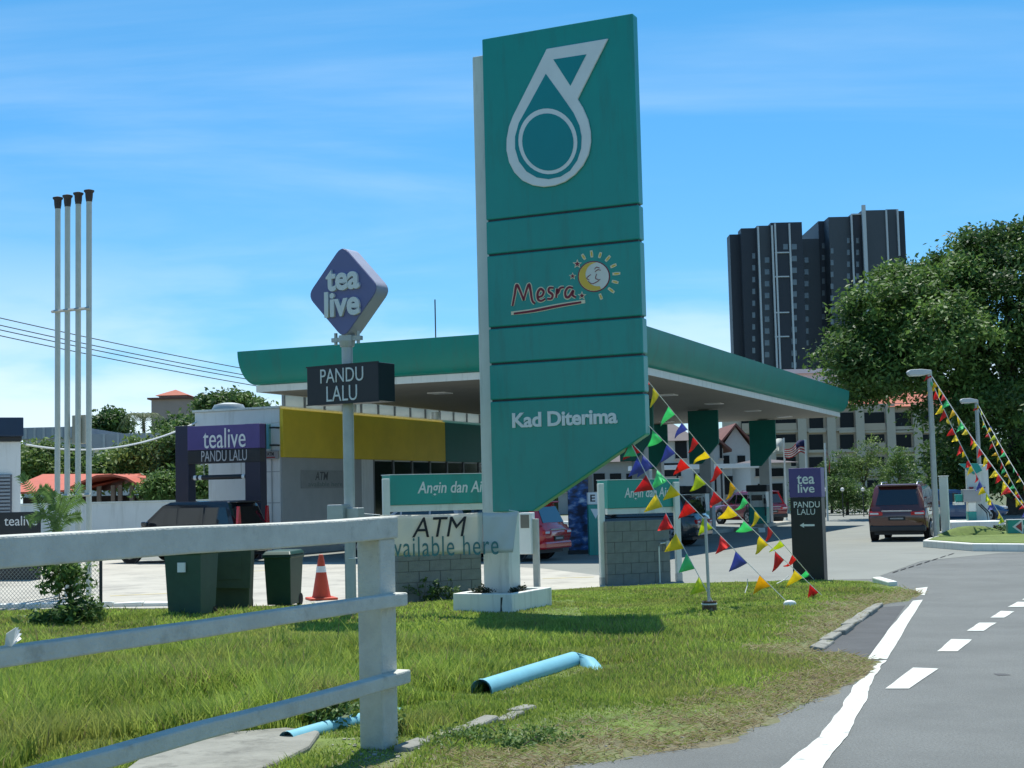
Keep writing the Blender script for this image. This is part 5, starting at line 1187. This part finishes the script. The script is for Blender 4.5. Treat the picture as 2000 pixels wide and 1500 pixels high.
# arrow box
O = P(1996, 1058, 43); O.z = 0; ab_ = thing('arrow_sign_box', 'teal box sign with a white outlined red arrow at the right edge', 'sign', O, R(-6))
a, z1 = PL(O, R(-6), 1966, 1016); z0 = PL(O, R(-6), 1966, 1058)[1]; z0 = .23
MB().box(a, a+1.15, -.12, .12, z0, z1).build('box', TEAL, ab_, bevel=.015); MB().box(a-.01, a+1.16, -.13, .13, z1+.001, z1+.02).build('cap', WHITEC, ab_)
cz = (z0+z1)/2; s_ = .24
MB().prism([(a+.13, cz), (a+.13+s_*1.3, cz-s_), (a+.13+s_*1.3, cz-.05), (a+1.0, cz-.05), (a+1.0, cz+.05), (a+.13+s_*1.3, cz+.05), (a+.13+s_*1.3, cz+s_)], -.126, -.1205).build('arrow', LET, ab_)
MB().prism([(a+.22, cz), (a+.22+s_*.75, cz-s_*.6), (a+.22+s_*.75, cz+s_*.6)], -.131, -.1265).build('arrow_core', mat('dull_red', (.35, .05, .05), .5, .1), ab_)
# dark shrubs next to it
pD = 46; base = P(1945, 1055, pD); base.z = 0.1
tree('shrub', 'small dark shrub between pump plinth and arrow box', base, [pxblob(1935+18*k, 1040-3*k, pD+.2*k, 20, 16, base) for k in range(3)], .3, .03, 60, 26, .18, .10, DG0, MG1, 201, 'shrub', fill=.2)
# right-hand bunting
seq = 'yyryrbggryyroyrlyyrbyrgyyroyrlgyry'
def right_bunt(A, B, n, lab, seed, sag=.15):
    r = random.Random(seed); fl = [((k+.5+r.uniform(-.3, .3))/n, seq[(k*5+seed) % len(seq)]) for k in range(n)]
    bunting(lab, A, B, fl, .26, .29, sag, seed, 'bunting tied to the lamp posts', spread=.45, wind=(-.35, -.2, -.8), cr=.014)
T1 = b1_ + t1_; T2 = b2_ + t2_
e1 = P(2010, 1003, 40.5); e2 = P(1962, 1018, 43.2); e3 = P(1990, 1012, 41)
right_bunt(T1, e1, 21, 'rightmost bunting string falling from the near lamp to the arrow box', 21)
right_bunt(T1 - Vector((0, 0, .1)), e2, 20, 'left bunting string falling from the near lamp to the island', 22, .3)
right_bunt(T2, P(2035, 1000, 55), 18, 'outer bunting string falling from the far lamp past the frame', 24)
right_bunt(T2 - Vector((0, 0, .1)), P(2005, 990, 56), 18, 'inner bunting string falling from the far lamp post', 25, .3)

# ================================================================== FLAGS, GLOBE LAMPS
FW = mat('flag_white', (.62, .66, .63), .7, .06, trans=.35); FR = mat('flag_red', (.45, .04, .05), .7, .08, trans=.35); FB = mat('flag_blue', (.03, .04, .14), .7, .08, trans=.3); FG = mat('flag_green', (.10, .35, .22), .7, .08, trans=.3)
def flag(pxp, top, D, label, kind, tipdx):
    b = P(pxp, 1020, D); b.z = 0; tz = P(pxp, top, D).z; t = thing('flagpole', label, 'flag', b, 0, 'flagpoles by the entrance')
    MB().tube([(0, 0, 0), (0, 0, tz)], .05, 8).build('pole', WHITE, t)
    k = D/2800; W_ = tipdx*k; Hh = 26*k
    def fl(name, s0, s1, u0, u1, m, off):
        n = 10; vs = []
        for j in (u0, u1):
            for i in range(n+1):
                s = s0+(s1-s0)*i/n
                if kind == 'hang': x = .05+s*W_*.35; z = tz-.05 - j*Hh*.3 - s*Hh*2.0
                else: x = s*W_; z = tz-.05 - j*Hh*(1-.35*s) - s*Hh*.55 + .12*math.sin(s*6)
                vs.append((x, off + .25*math.sin(s*7+j*1.5), z))
        o = MB().add(vs, [(i, i+1, n+2+i, n+1+i) for i in range(n)]).build(name, m, t, smooth=True); so = o.modifiers.new('s', 'SOLIDIFY'); so.thickness = .006; return o
    if kind == 'white':
        fl('cloth', 0, 1, 0, 1, FW, 0); fl('emblem', .4, .75, .35, .7, FG, -.02)
    elif kind == 'stripes':
        for s in range(9): fl('stripe', 0, 1, s/9, (s+1)/9, FR if s % 2 == 0 else FW, 0)
        fl('canton', 0, .48, -.0, .5, FB, -.02); fl('crescent', .12, .3, .15, .38, mat('flag_yellow', (.6, .5, .1), .7, .05), -.03)
    else:
        fl('cloth', 0, 1, 0, 1, FR, 0); fl('canton', 0, .3, 0, .8, FB, -.02)
flag(1537, 855, 78, 'white station flag streaming left from its pole', 'white', -48)
flag(1579, 858, 77, 'red and white striped flag with dark corner on its pole', 'stripes', -40)
flag(1617, 865, 74, 'red flag hanging limp on a pole beside the shrubs', 'hang', 20)
GLOBE = mat('globe', (.8, .8, .78), .3, .02)
for k, px in enumerate((1612, 1647, 1687, 1717)):
    b = P(px, 1000, 82); b.z = 0; z = P(px, 956, 82).z; t = thing('globe_lamp', ['globe lamp nearest to the direction panel', 'second globe lamp from the direction panel', 'third globe lamp from the direction panel', 'globe lamp right above the maroon car roof'][k], 'lamp', b, 0, 'globe lamps along the hedge')
    MB().tube([(0, 0, 0), (0, 0, z-.12)], .03, 6).build('post', DARKM, t); MB().lathe([(.11*math.sin(math.pi*i/8)+.001, -.11*math.cos(math.pi*i/8)) for i in range(9)], 12, (0, 0, z)).build('globe', GLOBE, t, smooth=True)
# white kerb behind the forecourt
A, B = P(1600, 1016, 76), P(1700, 1014, 72)
kb = thing('kerb', 'white painted kerb along the hedge behind the maroon car', 'kerb', (A.x-14, A.y+6, 0), math.atan2(B.y-A.y-1.5, B.x-A.x)); MB().box(0, 26, -.15, .15, -.02, .18).build('kerb_block', WHITE, kb, bevel=.02)

# ================================================================== TOWERS
TD = mat('tower_dark', (.032, .037, .05), .5, .15, .05); TG = mat('tower_grey', (.07, .078, .092), .55, .12, .05); TW = mat('tower_fin', (.55, .57, .6), .5, .05); TWI = mat('tower_window', (.15, .17, .19), .15, .25, .3, spec=.7)
def tower(name, label, segs, fins, wins, D0, bars=()):
    b = P((segs[0][0]+segs[-1][1])/2, 1000, D0); b.z = 0; t = thing(name, label, 'tower block', b)
    def X(px, py, D): return P(px, py, D) - b
    for (x0, x1, top, dz, m) in segs:
        D = D0+dz; p0, p1 = X(x0, top, D), X(x1, top, D); MB().box(p0.x, p1.x, p0.y, p0.y+(5 if x0 in (1425, 1447) else 22), 0, p0.z).build('block', m, t)
    for (x, top, bot, dz) in fins:
        p0, p1 = X(x, top, D0+dz), X(x, bot, D0+dz); MB().box(p0.x-.22, p0.x+.22, p0.y-.5, p0.y-.01, p1.z, p0.z).build('fin', TW, t)
    for (x0, x1, y, dz) in bars:
        p0, p1 = X(x0, y, D0+dz), X(x1, y, D0+dz); MB().box(p0.x, p1.x, p0.y-.45, p0.y-.01, p0.z-.16, p0.z+.16).build('bar', TW, t)
    wm = MB().box(-.75, .75, -.12, .05, -.7, .7).mesh('window', TWI)
    for (x, y0, n, dz, sc) in wins:
        for k in range(n):
            p = X(x, y0+23.1*k, D0+dz); inst(wm, 'window', t, p, (0, 0, 0), (sc, 1, 1))
tower('tower_block', 'dark high-rise with white framed panel, left of the pair', [(1425, 1448, 458, 6, TD), (1447, 1479, 446, 3, TD), (1478, 1506, 441, 1.5, TG), (1505, 1566, 435, 0, TD), (1565, 1600, 467, 9, TG)],
      [(1513, 437, 728, 0), (1541, 437, 728, 0), (1480, 443, 728, 1.5), (1507, 441, 728, 0)],
      [(1551, 482, 11, 0, .9), (1498, 508, 9, 1.5, .8), (1534, 482, 1, 0, .8), (1575, 508, 9, 9, .7), (1472, 500, 10, 3, .5)], 365, [(1513, 1541, y, 0) for y in (494, 541, 611, 658)])
tower('tower_block', 'dark high-rise with pale corner fins rising behind the tree', [(1598, 1640, 432, 8, TD), (1618, 1662, 424, 2, TG), (1661, 1684, 419, 1, TD), (1683, 1731, 411, 0, TG), (1730, 1753, 409, .5, TG), (1752, 1766, 412, 3, TD)],
      [(1662, 420, 560, 1), (1730, 411, 520, 0), (1752, 409, 500, 0)], [(1657, 470, 6, 2, .5), (1608, 480, 10, 8, .5), (1625, 490, 9, 2, .5), (1675, 470, 6, 1, .5)], 366, [(1662, 1684, 419, 1)])
q = P(1685, 412, 365); fo = thing('corner_mast', 'slim white mast on the corner of the right tower', 'mast', (q.x, q.y-.8, 0)); MB().box(-.45, .45, -.5, .3, 0, P(1685, 402, 365).z).build('shaft', TW, fo)

# ================================================================== HOTEL
HB = mat('hotel_beige', (.54, .42, .32), .8, .07, .15); HBD = mat('hotel_trim', (.55, .46, .37), .8, .05); HW = mat('hotel_glass', (.012, .014, .016), .4, .3, .3, spec=.2); RT = mat('roof_tile_red', (.42, .12, .07), .8, .2, .6); HRW = mat('roof_white', (.7, .72, .72), .6, .05)
HD = 185; b = P(1680, 1000, HD); b.z = 0; hot = thing('hotel', 'beige hotel building with dark window bays and red tiled roofs', 'building', b)
def X(px, py, dz=0): return P(px, py, HD+dz) - b
p0, p1 = X(1440, 795), X(1900, 795); MB().box(p0.x, p1.x, p0.y, p0.y+14, 0, p0.z).build('wall', HB, hot)
wins = []
for (x0, x1) in ((1447, 1490), (1512, 1555), (1580, 1608), (1640, 1668), (1685, 1728), (1745, 1780), (1797, 1848)):
    for (ya, yb) in ((806, 840), (849, 878), (893, 924), (938, 968)): wins.append((x0, ya, x1, yb))
for (x0, ya, x1, yb) in wins:
    a, c_ = X(x0, ya), X(x1, yb); w = MB().box(a.x, c_.x, a.y-.10, a.y+.05, c_.z, a.z).build('window', HW, hot)
    MB().box(a.x-.25, c_.x+.25, a.y-.4, a.y-.005, c_.z-.32, c_.z-.02).build('sill', HBD, w)
    if (x1-x0) > 40: MB().box(a.x, c_.x, a.y-.5, a.y-.42, c_.z, c_.z+.9).build('balcony_rail', HB, w)
for x in (1502, 1563, 1620, 1676, 1736, 1788, 1856): a = X(x, 790); MB().box(a.x-.55, a.x+.55, a.y-.7, a.y-.004, 0, a.z).build('pier', HBD, hot)
for y in (843, 885, 930): a, c_ = X(1440, y), X(1900, y); MB().box(a.x, c_.x, a.y-.32, a.y-.006, a.z-.25, a.z+.18).build('floor_band', HBD, hot)
def roof(x0, x1, ye, yr, dz, m, nm='roof', inset=1.5): 
    a, c_, r_ = X(x0, ye, dz), X(x1, ye, dz), X(x0, yr, dz+5)
    MB().add([(a.x-.6, a.y-1, a.z), (c_.x+.6, a.y-1, a.z), (c_.x+.6, a.y+12, a.z), (a.x-.6, a.y+12, a.z), (a.x+inset, a.y+5, r_.z), (c_.x-inset, a.y+5, r_.z)], [(0, 3, 2, 1), (0, 1, 5, 4), (1, 2, 5), (2, 3, 4, 5), (3, 0, 4)]).build(nm, m, hot)
roof(1436, 1650, 795, 770, 0, RT); roof(1600, 1760, 795, 762, 1, RT); roof(1740, 1905, 795, 765, 0, RT)
a, c_ = X(1530, 765, 8), X(1660, 765, 8); zt = X(1530, 731, 8).z; MB().box(a.x, c_.x, a.y, a.y+6, a.z-3, zt).build('plant_room', HRW, hot); MB().box(a.x-.8, c_.x+.8, a.y-.6, a.y+6.5, zt+.01, zt+.6).build('plant_roof', HRW, hot)
MB().box(a.x-.3, c_.x+.3, a.y-.3, a.y-.01, zt-1.6, zt-1.2).build('parapet_band', HBD, hot)

# ================================================================== HOUSES BEHIND THE CANOPY
ROOFG = mat('roof_grey', (.10, .085, .085), .8, .2, 1); ROOFR = mat('roof_brown', (.19, .085, .065), .8, .2, 1); HSE = mat('house_white', (.52, .53, .50), .8, .05)
def house(px0, px1, py_eave, py_ridge, D, label, m_roof, wins, gable=False, m_wall=HSE):
    b = P((px0+px1)/2, 1000, D); b.z = 0; t = thing('house', label, 'house', b, 0, 'houses beyond the canopy')
    def X(px, py): return P(px, py, D) - b
    a, c_ = X(px0, py_eave), X(px1, py_eave); r_ = X(px0, py_ridge)
    MB().box(a.x, c_.x, 0, 8, 0, a.z).build('wall', m_wall, t)
    if gable:
        mx_ = (a.x+c_.x)/2
        MB().add([(a.x, 0, a.z), (c_.x, 0, a.z), (mx_, 0, r_.z), (a.x, 8, a.z), (c_.x, 8, a.z), (mx_, 8, r_.z)], [(0, 1, 2), (5, 4, 3), (0, 2, 5, 3), (1, 4, 5, 2), (0, 3, 4, 1)]).build('gable', m_wall, t)
        for s, e in ((-1, a.x), (1, c_.x)): MB().add([(mx_, -.5, r_.z+.1), (e+s*.6, -.5, a.z-.25), (e+s*.6, 8.5, a.z-.25), (mx_, 8.5, r_.z+.1), (mx_, -.5, r_.z+.3), (e+s*.6, -.5, a.z-.05), (e+s*.6, 8.5, a.z-.05), (mx_, 8.5, r_.z+.3)], [(0, 1, 2, 3), (7, 6, 5, 4), (0, 4, 5, 1), (1, 5, 6, 2), (2, 6, 7, 3), (3, 7, 4, 0)]).build('roof', m_roof, t)
    else:
        MB().add([(a.x-.5, -.6, a.z), (c_.x+.5, -.6, a.z), (c_.x+.5, 8.6, a.z), (a.x-.5, 8.6, a.z), (a.x+1, 4, r_.z), (c_.x-1, 4, r_.z)], [(0, 3, 2, 1), (0, 1, 5, 4), (1, 2, 5), (2, 3, 4, 5), (3, 0, 4)]).build('roof', m_roof, t)
    for (x0, y0, x1, y1) in wins:
        p, q = X(x0, y0), X(x1, y1); w = MB().box(p.x, q.x, -.06, .05, q.z, p.z).build('window', HW, t); MB().box(p.x-.08, q.x+.08, -.14, -.004, q.z-.12, q.z-.005).build('sill', HBD, w)
house(1285, 1352, 862, 822, 105, 'white two storey house with dark roof behind the first column', ROOFG, [(1318, 862, 1342, 895), (1292, 905, 1330, 930), (1300, 950, 1340, 985)])
house(1345, 1412, 878, 845, 108, 'white house with brown tiled gable between canopy columns', ROOFR, [(1405, 868, 1411, 895), (1356, 885, 1376, 905), (1356, 925, 1400, 960)], True)
house(1405, 1470, 880, 835, 112, 'white house with pale tiled roof behind the farthest column', ROOFR, [(1412, 890, 1425, 912), (1440, 890, 1456, 912), (1415, 930, 1460, 965)], True)
house(1465, 1545, 905, 895, 98, 'low pale shed with flat roof beside the flagpoles', ROOFG, [(1475, 915, 1490, 930), (1500, 915, 1530, 930), (1480, 945, 1530, 985)])
house(1085, 1290, 905, 880, 118, 'long grey shop row with dark roof glimpsed under the totem', ROOFG, [(1095+32*k, 925, 1118+32*k, 960) for k in range(6)], m_wall=mat('house_grey', (.4, .41, .4), .8, .1, .5))
# shop awning row
aw = thing('awning', 'long pale flat awning running below the white houses', 'awning', P(1290, 910, 92).xy.to_3d()); za = P(1330, 912, 92).z; MB().box(-2, 6.6, -.8, 1, za-.15, za+.12).build('roof_sheet', HRW, aw); [MB().box(x-.06, x+.06, -.6, -.48, 0, za-.15).build('post', DARKM, aw) for x in (-1.8, 1, 3.8, 6.4)]

# ================================================================== LEFT BACKGROUND
D = 38; O = P(40, 1050, D); O.z = 0; rzn = R(24); nb = thing('utility_building', 'white building with navy fascia and grey louvre at the left edge', 'building', O, rzn)
def N(px, py, y=0): return PL(O, rzn, px, py, y)
zw = N(30, 862)[1]; MB().box(-8, 0, 0, 6, 0, zw).build('wall', WALLW, nb, bevel=.02)
NAVY = mat('navy', (.012, .035, .075), .5, .1); z0, z1 = N(30, 852, -.25)[1], N(30, 815, -.25)[1]; MB().box(-8, N(46, 830, -.25)[0], -.25, 6, z0, z1).build('fascia', NAVY, nb, bevel=.02)
MB().box(-8, .02, -.1, 6, zw+.004, z0-.004).build('gap', DARKM, nb)
LOUV = mat('louvre', (.28, .31, .34), .5, .1, metal=.3); za, zb = N(10, 1046)[1], N(10, 927)[1]; xl1 = N(23, 980)[0]
MB().box(xl1-1.6, xl1, -.05, -.004, za, zb).build('louvre_frame', mat('louvre_frame', (.12, .13, .15), .5, .1), nb)
for k in range(17): z = za+(zb-za)*(k+.5)/17; MB().box(xl1-1.55, xl1-.05, -.10, -.055, z-.022, z+.03).build('slat', LOUV, nb)
# tealive sign on the boundary wall
O2_ = P(60, 1040, 34); O2_.z = 0; ts = thing('low_sign', 'black low sign with white letters beside the white building', 'sign', O2_, R(-20)); a, z1 = PL(O2_, R(-20), 38, 1000); b_, z0 = PL(O2_, R(-20), 77, 1040)
MB().box(a-.6, b_, -.06, .06, 0, z1).build('panel', BLACKP, ts, bevel=.01); xx0 = PL(O2_, R(-20), 36, 1004, -.06)[0]; xx1, zz1 = PL(O2_, R(-20), 73, 1007, -.06); zz0 = PL(O2_, R(-20), 60, 1026, -.06)[1]
text('lettering', 'tealive', ts, LET, xx1-(xx1-xx0)*1.75, xx1, zz0, zz1, -.0605, .006)
# boundary wall
A, B = P(40, 987, 53), P(420, 983, 50.5); wl = thing('boundary_wall', 'long white boundary wall behind the black people carrier', 'wall', (A.x, A.y, 0), math.atan2(B.y-A.y, B.x-A.x)); ln = (B-A).xy.length
MB().box(-4, ln, -.1, .1, 0, A.z).build('wall_panel', WALLW, wl); MB().box(-4, ln, -.14, .14, A.z+.003, A.z+.06).build('coping', WHITE, wl)
# rounded roof hut
D = 58; b = P(170, 1000, D); b.z = 0; hut = thing('hut', 'dark open hut with curved red sheet roof behind the wall', 'hut', b)
def X(px, py, dz=0): return P(px, py, D+dz) - b
RS = mat('red_sheet', (.45, .10, .055), .7, .15, 1.5); tp = []
for px, py in ((150, 957), (175, 945), (205, 933), (235, 931), (262, 937), (285, 950), (300, 957)): tp.append(X(px, py))
xL = X(20, 932).x
MB().add([(p.x, -1.2, p.z) for p in tp] + [(p.x, 5, p.z) for p in tp] + [(p.x, -1.2, p.z+.09) for p in tp] + [(p.x, 5, p.z+.09) for p in tp],
   [f for i in range(6) for f in ((i, i+1, 8+i, 7+i), (14+i, 21+i, 22+i, 15+i), (i, 14+i, 15+i, i+1))]).build('roof', RS, hut)
pL, pR, pB = X(20, 967), X(172, 960), X(20, 932); MB().add([(pL.x, -1.5, pL.z), (pR.x, -1.5, pR.z), (X(230, 931).x, 4, X(230, 930, 4).z), (pL.x, 4, pB.z+.1), (pL.x, -1.5, pL.z+.08), (pR.x, -1.5, pR.z+.08), (X(230, 931).x, 4, X(230, 930, 4).z+.08), (pL.x, 4, pB.z+.18)], [(0, 1, 2, 3), (7, 6, 5, 4), (0, 4, 5, 1), (1, 5, 6, 2), (2, 6, 7, 3), (3, 7, 4, 0)]).build('roof', RS, hut)
MB().box(xL, X(290, 960).x, 1.5, 5, 0, X(200, 968).z).build('back_wall', mat('hut_dark', (.05, .04, .035), .9, .3, 2), hut)
for px in (180, 208, 222, 245, 270): a = X(px, 950); MB().box(a.x-.08, a.x+.08, .9, 1.05, 0, X(px, 950).z+.05).build('post', mat('hut_post', (.30, .27, .24), .9, .2), hut)
# grey long roofs
for (x0, x1, yt, yb, D, lab, mm) in ((45, 150, 836, 856, 88, 'grey flat roofed building behind the navy fascia', mat('roofgrey', (.30, .33, .36), .7, .1, .5)), (165, 330, 849, 873, 84, 'long grey parapet building beyond the tree belt', mat('roofgrey2', (.34, .35, .36), .7, .12, .5))):
    b = P((x0+x1)/2, 1000, D); b.z = 0; t = thing('low_building', lab, 'building', b); a, c_ = P(x0, yt, D)-b, P(x1, yb, D)-b
    MB().box(a.x, c_.x, 0, 10, 0, a.z-.7).build('wall', HSE, t); MB().box(a.x-.2, c_.x+.2, -.3, 10.2, c_.z, a.z).build('parapet', mm, t)
    for k in range(6): xx = a.x+(c_.x-a.x)*(k+.5)/6; MB().box(xx-.07, xx+.07, -.36, -.305, c_.z+.02, a.z-.02).build('rib', mat('rib', (.42, .43, .43), .6, .1), t)
# water tower
D = 150; b = P(343, 1000, D); b.z = 0; wt = thing('water_tower', 'pinkish square tower with small red hipped roof', 'tower', b)
def X(px, py): return P(px, py, D)-b
PK = mat('tower_pink', (.42, .31, .27), .8, .1, .4); a, c_ = X(305, 783), X(381, 783); MB().box(a.x, c_.x, -2, 2, 0, a.z).build('shaft', PK, wt); MB().box(a.x-.35, c_.x+.35, -2.35, 2.35, a.z+.004, a.z+.18).build('slab', ROOFR, wt)
e0, e1_ = X(317, 775), X(369, 775); MB().box(e0.x, e1_.x, -1.4, 1.4, a.z+.185, X(340, 774).z).build('upper_wall', PK, wt)
r0_, r1_, ra = X(311, 775), X(375, 775), X(343, 761); MB().add([(r0_.x, -1.8, r0_.z), (r1_.x, -1.8, r0_.z), (r1_.x, 1.8, r0_.z), (r0_.x, 1.8, r0_.z), (ra.x, 0, ra.z)], [(3, 2, 1, 0), (0, 1, 4), (1, 2, 4), (2, 3, 4), (3, 0, 4)]).build('roof', RT, wt)
# stainless tank on store roof
tk = thing('roof_tank', 'pale round water tank beyond the store roof', 'tank', P(447, 800, 75).xy.to_3d()); zt = P(447, 787, 75).z; MB().lathe([(.9, 0), (.9, zt-.35), (.75, zt-.1), (.3, zt)], 18).build('shell', GALV, tk, smooth=True)
# power lines
WIREB = mat('power_wire', (.02, .02, .022), .6, .1)
for k, (ya, yb) in enumerate(((613, 719), (630, 731), (642, 738), (655, 748))):
    A, B = P(-700, ya-165, 62), P(520, yb+9, 95); t = thing('power_line', ['topmost', 'second', 'third', 'lowest'][k] + ' overhead power wire crossing the sky on the left', 'wire', A, 0, 'overhead power wires')
    d = B-A; MB().tube([d*(i/20) - Vector((0, 0, .35*4*(i/20)*(1-i/20))) for i in range(21)], .028, 5, cap=False).build('wire', WIREB, t)
A, B = P(50, 868, 40), P(408, 812, 47); sg = thing('white_cable', 'sagging white cable from the navy building to the store roof', 'cable', A); d = B-A
MB().tube([d*(i/18) - Vector((0, 0, .52*4*(i/18)*(1-i/18))) for i in range(19)], .03, 6).build('cable', WHITEC, sg)
